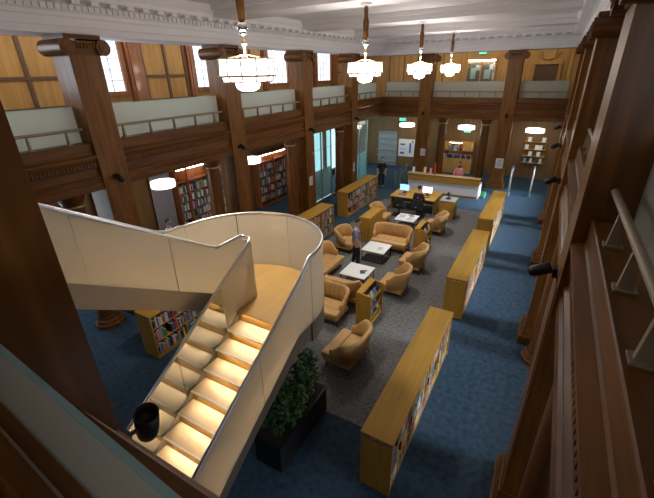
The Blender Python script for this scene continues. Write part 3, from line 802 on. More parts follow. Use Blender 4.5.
def stand_parts(t, L, W=.42, H=1.0):
    hw, hl = W/2, L/2
    for s in (-1, 1): obj('end_panel', MB().prism([(-hw,0),(hw,0),(hw,H-.06),(-hw+.1,H),(-hw,H)], (0,s*hl-(.04 if s > 0 else 0),0), (1,0,0), (0,0,1), (0,.04,0)), M['oak_z'], t)
    obj('back_panel', MB().box(-hw, -hw+.03, -hl+.041, hl-.041, 0, H), M['oak_z'], t)
    obj('top', MB().box(-hw+.031, -.02, -hl+.041, hl-.041, H-.04, H), M['oak_y'], t)
    obj('plinth', MB().box(-hw+.031, hw-.02, -hl+.041, hl-.041, 0, .10), M['oak_y'], t)
    for z in (.14, .41, .68):
        obj('pocket', MB().prism([(-.02,z),(.17,z),(.17,z+.10),(.155,z+.10),(.155,z+.015),(-.02,z+.015)], (0,-hl+.042,0), (1,0,0), (0,0,1), (0,L-.084,0)), M['oak_y'], t)
def leaflet_stand(x, y, L, label, where, seq):
    t = thing('leaflet_stand', label, 'display stand', (x,y,.0065), 0, 'oak leaflet stands'); stand_parts(t, L)
    for r_, z in enumerate((.14,.41,.68)):
        n = int((L-.1)/.19)
        for k in range(n):
            yy = y-L/2+.13+k*(L-.26)/(n-1)
            c = seq[(r_*n+k) % len(seq)]
            b = MB().prism([(0,0),(.008,0),(-.062,.23),(-.07,.23)], (0,-.075,0), (1,0,0), (0,0,1), (0,.15,0))
            o = obj('leaflet', b, M['book_'+c], None, (x+.135, yy, z+.0225))
            tag(o, '%s leaflet in the %s pocket of the %s, %s from its near end' % (c, ('bottom','middle','top')[r_], where, ordinal(k+1)), 'leaflet', 'leaflets in the oak stands')
leaflet_stand(-3.42, 8.15, .88, 'oak leaflet stand with blue and white leaflets, closest to the planter', 'closest leaflet stand', ['white','azure','navy','white','white','azure','azure','navy','white'])
leaflet_stand(-3.45, 13.22, .98, 'oak leaflet stand beside the end of the far loveseat', 'far leaflet stand', ['navy','white','navy','azure','white'])
t = thing('oak_cupboard', 'plain oak cupboard block behind the standing man, next to the loveseat', 'cupboard', (-5.75, 13.62, .0065))
obj('body', MB().box(-.21,.21,-.68,.68,.0,.97), M['oak_z'], t); obj('top', MB().box(-.22,.22,-.70,.70,.9705,1.0), M['oak_y'], t)
for s in (-1,1):
    d = obj('door', MB().box(.2105,.228,s*.345-.33,s*.345+.33,.06,.95), M['oak_z'], t)
    obj('handle', MB().box(.2285,.245,s*.06-.01,s*.06+.01,.5,.62), M['steel'], d)

# planter
t = thing('planter', 'black box planter full of green foliage beside the lower stair flight', 'planter', (-3.16, 4.02, 0))
b = MB().box(-.28,.28,-.78,.78,0,.60); obj('box', b, M['planter'], t, bevel=.01)
b = MB().box(-.30,.30,-.80,.80,.6005,.63); obj('rim', b, M['planter'], t)
obj('soil', MB().box(-.25,.25,-.75,.75,.6305,.645), M['soil'], t)
rnd = random.Random(3)
stm, lf = MB(), MB()
for i in range(58):
    bx, by = rnd.uniform(-.22,.22), rnd.uniform(-.7,.72)
    far = (by+.75)/1.5
    h = rnd.uniform(.35,.55)+.38*far
    tx, ty = bx+rnd.uniform(-.12,.16), by+rnd.uniform(-.2,.2)
    pts = [Vector((bx,by,.64)), Vector(((bx+tx)/2,(by+ty)/2,.64+h*.55)), Vector((tx,ty,.64+h))]
    stm.tube(pts, .008, n=5)
    for j in range(16):
        f = rnd.uniform(.25,1.0); p = pts[0].lerp(pts[1], f*2) if f < .5 else pts[1].lerp(pts[2], f*2-1)
        a = rnd.uniform(0,2*PI); ln = rnd.uniform(.10,.17); wd = ln*.30; up = rnd.uniform(-.35,.5)
        d = Vector((math.cos(a),math.sin(a),up)).normalized(); sd = d.cross(Vector((0,0,1))).normalized(); nn = sd.cross(d)
        q = [p, p+d*ln*.35+sd*wd-nn*.008, p+d*ln*.75+sd*wd*.7-nn*.012, p+d*ln-nn*.03, p+d*ln*.75-sd*wd*.7-nn*.012, p+d*ln*.35-sd*wd-nn*.008, p+d*ln*.35+nn*.01, p+d*ln*.75+nn*.006]
        lf.add(q, [(0,1,6),(0,6,5),(1,2,7,6),(6,7,4,5),(2,3,7),(7,3,4)])
obj('stem', stm, M['soil'], t); obj('foliage', lf, M['leaf'], t)

# ------------------------------------------------------------------ desk group, reception, far bays
t = thing('computer_desk', 'oak desk with two lit monitors, black office chairs drawn up to it', 'desk', (-5.15, 17.75, .0065))
obj('desk_top', MB().box(-1.1,1.1,-.75,.85,.70,.74), M['oak_x'], t, bevel=.004)
for s in (-1,1): obj('side_panel', MB().box(s*1.06-.02,s*1.06+.02,-.68,.78,0,.6995), M['oak_z'], t)
obj('modesty_panel', MB().box(-1.035,1.035,.30,.33,.2,.6995), M['oak_x'], t)
def monitor(x, y, scr, label):
    t = thing('monitor', label, 'monitor', (x,y,.747), 0, 'monitors on the oak desk')
    obj('housing', MB().box(-.25,.25,0,.035,.12,.45), M['black'], t)
    obj('screen', MB().box(-.235,.235,-.003,-.0005,.135,.435), M[scr], t)
    obj('stand', MB().box(-.03,.03,.036,.06,.015,.3).box(-.11,.11,-.04,.12,0,.0145), M['black'], t)
    k = obj('keyboard', MB().box(-.2,.2,-.07,.07,0,.018), M['black'], None, (x,y-.33,.747))
    tag(k, 'black keyboard on the oak desk, in front of the '+('blue' if 'blue' in scr else 'white')+' screen', 'keyboard')
monitor(-5.75, 17.7, 'screen_blue', 'monitor with a bright blue picture on the oak desk')
monitor(-4.62, 17.75, 'screen_white', 'monitor with a bright white page on the oak desk, head in front of it')
def office_chair(x, y, rz, label):
    t = thing('office_chair', label, 'office chair', (x,y,.0065), rz, 'black office chairs')
    obj('seat', MB().box(-.25,.25,-.24,.25,.42,.50), M['blackfab'], t, bevel=.03)
    b = MB().prism([(-.23,.52),(.23,.52),(.25,.8),(.2,.98),(-.2,.98),(-.25,.8)], (0,-.27,0), (1,0,0), (0,0,1), (0,-.06,0)); bk = obj('backrest', b, M['blackfab'], t, bevel=.015)
    obj('adjuster', MB().cyl((0,-.3305,.62),(0,-.355,.62),.035,n=14), M['steel'], bk)
    obj('gas_lift', MB().cyl((0,0,.09),(0,0,.419),.03,n=12).box(-.025,.025,-.30,-.2,.40,.60), M['black'], t)
    for k in range(5):
        a = 2*PI*k/5+.3; l = MB().cyl((0,0,.08),(.29*math.cos(a),.29*math.sin(a),.065),.022,.016,n=8); l = obj('leg', l, M['black'], t)
        obj('caster', MB().cyl((.29*math.cos(a)-.012*math.sin(a),.29*math.sin(a)+.012*math.cos(a),.028),(.29*math.cos(a)+.012*math.sin(a),.29*math.sin(a)-.012*math.cos(a),.028),.028,n=12), M['black'], l)
    for s in (-1,1): obj('armrest', MB().box(s*.29-.025,s*.29+.025,-.15,.14,.64,.67).box(s*.29-.015,s*.29+.015,-.03,.03,.45,.639).box(min(s*.2,s*.3),max(s*.2,s*.3),-.03,.03,.40,.4195), M['black'], t)
office_chair(-5.55, 16.45, .1, 'empty black office chair in front of the blue screen')
office_chair(-4.66, 16.45, 0, 'black office chair with the dark-haired computer user sitting on it')
t = thing('oak_cabinet', 'oak side cabinet with a grey top beside the computer desk', 'cabinet', (-3.45, 17.25, .0065))
obj('body', MB().box(-.32,.32,-.38,.38,0,.84), M['oak_z'], t); obj('top', MB().box(-.34,.34,-.40,.40,.8405,.87), M['gatepanel'], t)
d = obj('door', MB().box(-.29,.29,-.400,-.3805,.06,.80), M['oak_z'], t); obj('handle', MB().box(.2,.22,-.417,-.4005,.4,.52), M['steel'], d)
t = thing('scanner', 'black upright scanner on the grey top of the oak side cabinet', 'scanner', (-3.5, 17.3, .877))
obj('base', MB().box(-.10,.10,-.12,.12,0,.04), M['black'], t); obj('arm', MB().tube([(0,.05,.04),(0,.08,.2),(0,.02,.3),(0,-.06,.3)], .02, n=10), M['black'], t); obj('head', MB().box(-.05,.05,-.14,-.02,.22,.30), M['black'], t)

t = thing('reception_counter', 'long reception counter with oak upper band and white front', 'counter', (-4.6, 20.5, 0))
b = MB().box(-1.88,1.88,.06,.10,.12,.72); obj('front_panel', b, M['white'], t)
obj('upper_band', MB().box(-1.92,1.92,0,.05,.7205,1.065), M['oak_x'], t)
obj('counter_top', MB().box(-1.95,1.95,-.02,.34,1.0655,1.10), M['oak_x'], t, bevel=.004)
obj('top_edge', MB().box(-1.95,1.95,-.03,-.0205,1.075,1.10), M['white'], t)
obj('plinth', MB().box(-1.86,1.86,.08,.12,0,.1195), M['oak_x'], t)
obj('work_top', MB().box(-1.9,1.9,.36,.95,.72,.75), M['oak_x'], t)
for s in (-1,1): obj('end_panel', MB().box(s*1.90-.02,s*1.90+.02,.101,.95,0,.7195), M['white'], t)
def leaflet_rack(x, y, z, col, label, w=.13, h=.3):
    t = thing('leaflet_rack', label, 'leaflet rack', (x,y,z), .1)
    obj('base', MB().box(-w/2,w/2,-.05,.06,0,.012), M['glassedge'], t)
    obj('holder', MB().prism([(-.03,.0125),(-.02,.0125),(.05,h),(.04,h)], (-w/2,0,0), (0,1,0), (0,0,1), (w,0,0)), M[col], t)
leaflet_rack(-6.25, 20.62, 1.101, 'paper', 'white leaflet rack on the window-side end of the reception counter')
leaflet_rack(-5.62, 20.66, 1.101, 'book_cream', 'cream leaflet rack on the reception counter, next to the red banner', h=.34)
leaflet_rack(-5.30, 20.66, 1.101, 'book_pink', 'pinkish leaflet rack beside the red banner on the reception counter')
t = thing('banner', 'small tall red banner standing on the reception counter', 'banner', (-5.08, 20.68, 1.101))
obj('foot', MB().box(-.07,.07,-.05,.05,0,.015), M['black'], t); obj('cloth', MB().prism([(-.06,.016),(.06,.016),(.035,.62),(0,.66),(-.05,.62)], (0,-.006,0), (1,0,0), (0,0,1), (0,.012,0)), M['red'], t)
tag(obj('bin', MB().lathe([(.10,0),(.14,.34),(.13,.34),(.095,.02),(.0001,.02)], n=20), M['green'], None, (-2.45, 20.98, .0)), 'green bin on the floor at the gate end of the reception counter', 'bin')

# lit oak cabinet behind reception
t = thing('display_cabinet', 'oak display cabinet with a lit niche behind the reception counter', 'cabinet', (-5.22, WF-.25, 0))
b = MB().box(-1.12,1.12,-.22,.24,0,.95); obj('lower_body', b, M['gold_z'], t)
b = MB().box(-1.12,-.45,-.2,.24,1.45,2.02).box(.45,1.12,-.2,.24,1.45,2.02).box(-.45,.45,.2,.24,.95,2.02).box(-.45,.45,-.2,.19,1.96,2.02); obj('upper_body', b, M['gold_z'], t)
for a, c in ((-1.12,-.4505),(.4505,1.12)): obj('back_panel', MB().box(a,c,.20,.24,.9505,1.4495), M['red_z'], t)
obj('shelf', MB().box(-.449,.449,-.19,.199,1.43,1.45), M['gold_x'], t); obj('shelf', MB().box(-.449,.449,-.19,.199,1.68,1.70), M['gold_x'], t)
obj('light_strip', MB().box(-.4,.4,-.15,-.12,1.94,1.959), M['shelf_led'], t)
def row_x(x0, x1, y, z, hmax, what, weights=None, tm=(.03,.06)):
    x = x0; n = 0
    while x < x1-.06:
        th = random.uniform(*tm); n += 1
        c = random.choices(range(len(COLS)), weights)[0]; h = min(hmax-.03, random.choice((.20,.23,.25,.27)))
        BOOKS.append(((x+th/2, y, z+.0008), -PI/2, round(th*200)/200, round(h, 3), .16, c, '%s book %s from the %s' % (COLS[c][0], ordinal(n), what), Vector((0,-1,0))))
        x += th+.004
row_x(-6.32, -5.70, WF-.28, .9505, .4, 'window end of the open shelf in the cabinet behind reception')
row_x(-5.65, -4.80, WF-.28, .9505, .4, 'window end of the lower niche in the cabinet behind reception', [1,1,.5,2,.5,5,2,1,.3,1,2,.2,1,.1])
row_x(-4.75, -4.15, WF-.28, .9505, .4, 'gate end shelf of the cabinet behind reception', [1,1,.5,2,.5,5,2,1,.3,1,2,.2,1,.1])
row_x(-5.62, -4.88, WF-.28, 1.4505, .22, 'window end of the middle niche in the cabinet behind reception')
row_x(-5.62, -4.88, WF-.28, 1.7005, .25, 'window end of the top niche in the cabinet behind reception')

# display shelves beyond the gates
t = thing('display_shelves', 'four short wall shelves with white books beyond the security gates', 'shelf', (-.62, WF, 1.0))
for k, z in enumerate((0,.40,.80,1.25)): obj('shelf', MB().box(-.62,.62,-.24,-.002,z-.025,z), M['oak_x'], t)
for a in (-.55,.51): obj('upright', MB().box(a,a+.04,-.02,-.002,-.1,1.5), M['oak_z'], t)
for k, z in enumerate((0,.40,.80,1.25)):
    for j, x in enumerate(((-.42,-.1,.15,.42),(-.2,.25),(-.45,.1,.3),(-.35,.4))[k]):
        c = ('azure','white','navy','white')[j] if k == 0 else 'white'
        o = obj('propped_book', MB().prism([(-.20,0),(-.17,0),(-.10,.26),(-.13,.26)], (-.1 if k else -.07,0,0), (0,1,0), (0,0,1), (.2 if k else .14,0,0)), M['book_'+c], None, (-.62+x, WF, 1.0+z+.0005))
        tag(o, '%s book propped on the %s wall shelf beyond the gates, %s along' % (c, ('bottom','second','third','top')[k], ordinal(j+1)), 'book', 'books propped beyond the gates')

def gate(x, y, label, top='gatepanel'):
    t = thing('security_gate', label, 'security gate', (x,y,0), 0, 'security gates')
    obj('base', MB().box(-.06,.06,-.32,.32,0,.05), M['gatepanel'], t)
    obj('frame', MB().tube([(0,-.28,.05),(0,-.28,1.45),(0,-.2,1.52),(0,.2,1.52),(0,.28,1.45),(0,.28,.05)], .04, n=8), M['steel'], t)
    obj('pane', MB().box(-.008,.008,-.235,.235,.10,1.29), M['glass'], t)
    obj('head', MB().box(-.05,.05,-.23,.23,1.30,1.47), M[top], t)
gate(-1.35, 22.2, 'tall grey security gate with a pale blue head, on the counter side', 'book_azure')
gate(-.33, 22.5, 'tall grey security gate on the aisle side of the far doorway')

# glazed entrance gate, poster, notices, signs
t = thing('glass_gate', 'low glass entrance gate with steel posts near the far window corner', 'gate', (-7.25, 21.4, 0))
for y_ in (-1.0, 0, 1.0): obj('post', MB().cyl((0,y_,0),(0,y_,1.08),.03,n=12), M['steel'], t)
for y_ in (-.5, .5): obj('pane', MB().box(-.008,.008,y_-.44,y_+.44,.12,1.02), M['glass'], t)
t = thing('poster_board', 'white and blue poster board in the far window-side opening', 'poster', (-8.68, WF, .72))
for sx in (-.5,.5): obj('leg', MB().box(sx-.02,sx+.02,-.04,-.005,-.72,-.001), M['steel'], t)
obj('panel', MB().box(-.58,.58,-.04,-.002,0,1.2), M['white'], t)
b = MB().box(.22,.34,-.046,-.0405,.25,.95).box(-.45,-.1,-.046,-.0405,.78,.88).box(-.45,-.15,-.046,-.0405,.16,.3).box(-.45,-.05,-.046,-.0405,.5,.53); obj('printing', b, M['poster_blue'], t)
obj('emblem', MB().box(.38,.5,-.046,-.0405,.95,1.12), M['green'], t)
t = thing('magazine_shelf', 'tall grey magazine shelf at the edge of the far window-side opening', 'shelf', (-10.1, WF, 0))
obj('back_panel', MB().box(-.7,.7,-.05,-.002,0,2.4), M['gatepanel'], t)
for z in (.3,.7,1.1,1.5,1.9,2.3): obj('shelf', MB().box(-.7,.7,-.3,-.0505,z-.02,z), M['gatepanel'], t)
def notice(x, y, z, rz, w, h, label):
    t = thing('notice', label, 'notice', (x,y,z), rz, 'paper notices on the columns')
    obj('sheet', MB().box(-w/2,w/2,.001,.004,-h/2,h/2), M['paper'], t)
    b = MB()
    for k in range(5): b.box(-w*.36,w*(.36 if k % 2 else .2),.0042,.005,h*.3-k*h*.14,h*.34-k*h*.14)
    obj('printing', b, M['ink'], t)
notice(-2.15, YF-.012, 1.45, PI, .40, .55, 'white notice sheet on the far column by the security gates')
notice(XL+.012, 14.62, 1.7, -PI/2, .30, .42, 'white notice on the third square column past the staircase')
notice(XL+.012, 19.2, 1.4, -PI/2, .22, .5, 'tall white notice on the fourth square column past the staircase')
notice(-6.55, YF-.012, 1.75, PI, .30, .42, 'white notice on the far column beside the desk')
t = thing('fire_alarm', 'small round red alarm on the third square column past the staircase', 'alarm', (XL+.012, 14.75, 2.95), -PI/2)
obj('housing', MB().cyl((0,.001,0),(0,.06,0),.07,n=20), M['red'], t); obj('button', MB().cyl((0,.0605,0),(0,.07,0),.03,n=16), M['white'], t)
def exit_sign(x, y, z, label, hang):
    t = thing('exit_sign', label, 'sign', (x,y,z), 0, 'green exit signs')
    obj('panel', MB().box(-.2,.2,-.02,.02,-.08,.08), M['exit'], t)
    b = MB().box(-.16,-.02,-.024,-.0205,-.012,.012).prism([(-.02,-.04),(.05,0),(-.02,.04)], (0,-.024,0), (1,0,0), (0,0,1), (0,.0035,0)).box(.09,.16,-.024,-.0205,-.055,.055)
    obj('arrow', b, M['white'], t)
    if hang: obj('hanger', MB().cyl((-.12,0,.08),(-.12,0,hang),.006,n=6).cyl((.12,0,.08),(.12,0,hang),.006,n=6), M['steel'], t)
exit_sign(-8.2, 23.9, 3.52, 'lit green exit sign hanging in the far window-side opening', .25)
exit_sign(-4.62, 26.2, 2.70, 'lit green exit sign hanging behind the reception counter', 1.079)
exit_sign(-4.35, 26.3, 7.18, 'lit green exit sign above the glazed cabinet of the far gallery', 0)
t = thing('wall_cabinet', 'glazed wall cabinet with papers on the far gallery', 'cabinet', (-4.35, WF, 4.5))
b = MB().box(-.85,-.77,-.22,-.002,0,2.4).box(.77,.85,-.22,-.002,0,2.4).box(-.77,.77,-.22,-.002,2.28,2.4).box(-.77,.77,-.22,-.002,0,.3).box(-.04,.04,-.22,-.18,.3,2.28); obj('frame', b, M['gold_z'], t)
obj('back_panel', MB().box(-.77,.77,-.03,-.002,.3,2.28), M['rail_dark'], t)
obj('light_strip', MB().box(-.76,.76,-.16,-.1,2.22,2.279), M['shelf_led'], t)
for s in (-1,1): obj('pane', MB().box(s*.405-.36,s*.405+.36,-.20,-.19,.31,2.21), M['glass'], t)
for i, (x, z, w, h) in enumerate(((-.45,1.55,.3,.6),(.35,1.5,.35,.5),(.55,1.9,.2,.3),(-.2,1.85,.25,.3))):
    o = obj('pinned_paper', MB().box(-w/2,w/2,-.036,-.0315,-h/2,h/2), M['paper'], None, (-4.35+x, WF, 4.5+z))
    tag(o, ('large white sheet on the window side of', 'large white sheet on the aisle side of', 'small high sheet at the aisle edge of', 'small high sheet near the middle of')[i]+' the glazed gallery cabinet', 'paper', 'papers in the glazed gallery cabinet')
b = MB().box(-1.62,-1.46,WF-.12,WF-.002,Z_GAL,6.45).box(-.30,-.14,WF-.12,WF-.002,Z_GAL,6.45).box(-1.62,-.14,WF-.14,WF-.002,6.45,6.6)
o = obj('door_1', b, M['gold_z']); o['kind'] = 'structure'
obj('door_leaf', MB().box(-1.458,-.302,WF-.06,WF-.003,Z_GAL,6.448), M['rail_dark'], o)
obj('handle', MB().cyl((-.42,WF-.1,5.5),(-.42,WF-.0605,5.5),.03), M['brass'], o)
t = thing('carved_boss', 'carved oak roundel with drapery above the far gallery door', 'carving', (-.85, WF-.004, 7.02))
obj('roundel', MB().lathe([(.34,0),(.36,.03),(.30,.06),(.27,.04),(.0001,.07)], n=32), M['gold_z'], t).rotation_euler = (PI/2,0,0)
b = MB()
for k in range(11):
    a = PI+PI*k/10; b.ball((.46*math.cos(a),-.05,.46*math.sin(a)*.7), .06, n=10, sy=.7)
obj('garland', b, M['gold_z'], t)

# glazed bays at the far window side, lower windows
def glazed(y0, y1, label):
    t = thing('glass_screen', label, 'glass screen', (-10.02, (y0+y1)/2, 0), 0, 'glazed screens of the window-side bays')
    h = (y1-y0)/2
    for a in (-h, 0, h-.05): obj('mullion', MB().box(-.03,.03,a,a+.05,0,3.74), M['steel'], t)
    for a in (-h+.051, .051): obj('pane', MB().box(-.006,.006,a,a+h-.103 if a > 0 else -.001,.12,3.7), M['glass'], t)
    for a in (-h+.051, .051): obj('frosted_band', MB().box(.0065,.009,a,a+h-.103 if a > 0 else -.001,.125,1.7), M['frost_teal'], t)
    obj('sill', MB().box(-.04,.04,-h+.051,h-.051,0,.11), M['steel'], t)
glazed(15.7, 17.9, 'tall greenish glass screen between the third and fourth window-side columns')
glazed(20.2, 22.6, 'tall greenish glass screen between the fourth window-side column and the corner')
for y_ in (20.3, 22.4, 24.6): window('y', y_, .85, .35, 3.4, WL, 1, 1, 2, 'skydim')
for y_ in (2.6, 7.05, 11.65, 16.25, 20.85): window('y', y_, 2.1, .9, 3.4, WR, -1, 6, 4, 'sky')
for y_ in (1.6, 4.6, 7.0): window('y', y_, .5, 1.0, 3.3, WL, 1, 3, 4, 'skydim')

t = thing('curtain', 'mauve grey curtain hanging behind the drum lamp in the window-side aisle', 'curtain', (WL+.20, 8.85, .3))
b = MB(); n = 60
pts = [((.05*math.sin(i*1.05)), -.45+.9*i/n) for i in range(n+1)]
b.sm = True; b.add([(x, y, 0) for x, y in pts]+[(x, y, 2.75) for x, y in pts], [(i, i+1, n+2+i, n+1+i) for i in range(n)])
obj('cloth', b, M['curtain'], t); obj('rod', MB().cyl((0,-.65,2.78),(0,.2,2.78),.015), M['steel'], t)

# ------------------------------------------------------------------ people
def skin_mesh(name, P, E, root, m, parent, sub=2):
    """P: name -> (x,y,z,r); one continuous tapered surface"""
    ks = list(P); me = bpy.data.meshes.new(name)
    me.from_pydata([P[k][:3] for k in ks], [(ks.index(a), ks.index(b)) for a, b in E], [])
    o = bpy.data.objects.new(name, me); COL.objects.link(o)
    md = o.modifiers.new('skin', 'SKIN'); md.use_smooth_shade = True
    for i, k in enumerate(ks):
        sv = me.skin_vertices[0].data[i]; sv.radius = (P[k][3], P[k][4] if len(P[k]) > 4 else P[k][3]); sv.use_root = (k == root)
    s = o.modifiers.new('sub', 'SUBSURF'); s.levels = sub; s.render_levels = sub
    dg = bpy.context.evaluated_depsgraph_get(); dg.update()
    m2 = bpy.data.meshes.new_from_object(o.evaluated_get(dg)); m2.name = name
    bpy.data.objects.remove(o); bpy.data.meshes.remove(me)
    m2.materials.clear(); m2.materials.append(m)
    m2.polygons.foreach_set('use_smooth', [True]*len(m2.polygons))
    return link(name, m2, parent)
def hand(wrist, direction, palmn, t, s=1.0, curl=.35):
    """palm, four unequal bent fingers and a thumb"""
    d = Vector(direction).normalized(); n = Vector(palmn).normalized(); w = d.cross(n).normalized(); n = w.cross(d)
    o = Vector(wrist); b = MB()
    b.tube([o-d*.015, o+d*.02*s, o+d*.055*s, o+d*.085*s], .02, n=10, radii=[.024*s,.03*s,.038*s,.03*s])
    for k, ln in enumerate((.068,.078,.072,.055)):
        r0 = o+d*.075*s+w*(.027-.018*k)*s
        d2 = (d*math.cos(curl)+n*math.sin(curl)); d3 = (d*math.cos(curl*2)+n*math.sin(curl*2))
        b.tube([r0, r0+d*ln*.4*s, r0+d*ln*.4*s+d2*ln*.32*s, r0+d*ln*.4*s+d2*ln*.32*s+d3*ln*.28*s], .009, n=7, radii=[.0095*s,.009*s,.008*s,.006*s])
    tr = o+d*.025*s+w*.03*s
    b.tube([tr, tr+(d*.6+w*.7+n*.2)*.035*s, tr+(d*.6+w*.7+n*.2)*.035*s+(d*.95+n*.3)*.03*s], .011, n=7, radii=[.012*s,.011*s,.008*s])
    return obj('hand', b, M['skin'], t)
def head_parts(t, c, yaw, tilt=0.0, hair='hair', long=False, s=1.0):
    """face on the +y side of the head centre c; yaw turns it"""
    mt = Matrix.Rotation(yaw, 3, 'Z') @ Matrix.Rotation(-tilt, 3, 'X'); c = Vector(c)
    def put(name, mb, m, par=t):
        mb.v = [tuple(c+mt @ (Vector(v)*s)) for v in mb.v]; return obj(name, mb, M[m], par)
    h = MB(); h.sm = True
    prof = []
    for i in range(13):
        f = i/12; z = -.115+.24*f
        r = .035+.062*math.sin(min(1, f*1.35+.12)*PI*.5) if f < .55 else .097*math.sqrt(max(0, 1-((f-.55)/.45)**2))
        prof.append((max(r, 1e-4), z))
    h.lathe(prof, n=20); h.v = [(v[0]*.82, v[1]*1.0+.005, v[2]) for v in h.v]
    hd = put('head', h, 'skin')
    put('nose', MB().prism([(.0,.025),(.0,-.022),(.026,-.018)], (-.011,.088,0), (0,1,0), (0,0,1), (.022,0,0)), 'skin', hd)
    for sx in (-1, 1):
        put('eye', MB().ball((sx*.032,.088,.012), .012, n=10), 'white', hd)
        put('pupil', MB().ball((sx*.032,.0985,.012), .0055, n=8), 'black', hd)
        put('ear', MB().ball((sx*.082,-.002,-.002), .028, n=10, sx=.35, sy=.7), 'skin', hd)
    put('mouth', MB().ball((0,.086,-.055), .022, n=10, sy=.3, sz=.28), 'red', hd)
    k = MB().ball((0,-.012,.035), .104, n=18, sx=.87, sy=1.0, sz=.98)
    k.v = [v for v in k.v]
    keep = []
    for f, sm in zip(k.f, k.smooth):
        cc = sum((Vector(k.v[i]) for i in f), Vector())/len(f)
        if cc.z > .062 or cc.y < .015-(.062-cc.z)*.6: keep.append(f)
    k.f = keep; k.mi = [0]*len(keep); k.smooth = [True]*len(keep)
    if long:
        k.sm = True; k.lathe([(.05,-.20),(.09,-.1),(.095,.02)], c=(0,-.03,0), n=16)
    put('hair', k, hair)
    return hd
# standing man beside the white table: faces +x (rotated), head bent a little towards the table
def standing(t, top, legs, arm_fwd=.06, armb=.5):
    P = {'pel':(0,0,.94,.17,.15),'spi':(0,-.005,1.10,.17,.15),'che':(0,-.01,1.29,.195,.16),'nkb':(0,-.01,1.45,.06),'nk':(0,.015,1.53,.05),'hd':(0,.03,1.60,.05)}
    E = [('pel','spi'),('spi','che'),('che','nkb'),('nkb','nk'),('nk','hd')]
    for s, n in ((-1,'l'),(1,'r')):
        P.update({'sh'+n:(s*.18,-.01,1.39,.075),'el'+n:(s*.245,-.02+arm_fwd*.2,1.12,.055),'wr'+n:(s*.235,arm_fwd+.06,.89,.028),
                  'hip'+n:(s*.09,0,.88,.115),'kn'+n:(s*.10,.015+.04*s,.49,.078),'an'+n:(s*.105,-.03+.09*s,.09,.042),'to'+n:(s*.125,.10+.09*s,.035,.035)})
        E += [('che','sh'+n),('sh'+n,'el'+n),('el'+n,'wr'+n),('pel','hip'+n),('hip'+n,'kn'+n),('kn'+n,'an'+n),('an'+n,'to'+n)]
    skin_mesh('body', P, E, 'pel', M['skin'], t)
    # clothes follow the same joints a little further out
    grow = lambda k, d: tuple(P[k][:3])+tuple(r+d for r in P[k][3:])
    S = {'a':(0,0,.93,.180,.162),'spi':grow('spi',.014),'che':grow('che',.014),'nkb':(0,-.01,1.44,.072)}
    ES = [('a','spi'),('spi','che'),('che','nkb')]
    T = {'w':(0,0,.97,.175,.155),'pel':(0,0,.93,.180,.16)}; ET = [('w','pel')]
    for n in 'lr':
        S['sh'+n] = grow('sh'+n,.014); S['el'+n] = grow('el'+n,.014); ES += [('che','sh'+n),('sh'+n,'el'+n)]
        T['hip'+n] = grow('hip'+n,.014); T['kn'+n] = grow('kn'+n,.016); T['an'+n] = grow('an'+n,.02); ET += [('pel','hip'+n),('hip'+n,'kn'+n),('kn'+n,'an'+n)]
        hand(P['wr'+n][:3], (0,.25,-1), (0,1,.2), t)
        s = -1 if n == 'l' else 1
        sh = MB(); sh.sm = True
        sh.tube([Vector(P['an'+n][:3])+Vector((0,-.05,-.045)), Vector(P['an'+n][:3])+Vector((.005*s,.0,-.04)), Vector(P['to'+n][:3])+Vector((0,0,.008)), Vector(P['to'+n][:3])+Vector((0,.06,.002))], .04, n=10, radii=[.034,.045,.042,.026])
        sh.v = [(v[0], v[1], max(.001, v[2])) for v in sh.v]
        obj('shoe', sh, M['black'], t)
    skin_mesh('shirt', S, ES, 'spi', M[top], t); skin_mesh('trousers', T, ET, 'pel', M[legs], t)
t = thing('person', 'person in a blue-grey shirt and black trousers standing between the white tables', 'person', (-5.10, 10.80, .0065), R(-62))
standing(t, 'shirt', 'trousers'); head_parts(t, (0,.045,1.675), 0, .35)
t = thing('person', 'person all in black standing by the glass entrance gate', 'person', (-8.15, 20.6, .0), R(200))
standing(t, 'blackfab', 'trousers'); head_parts(t, (0,.035,1.69), 0, .1)

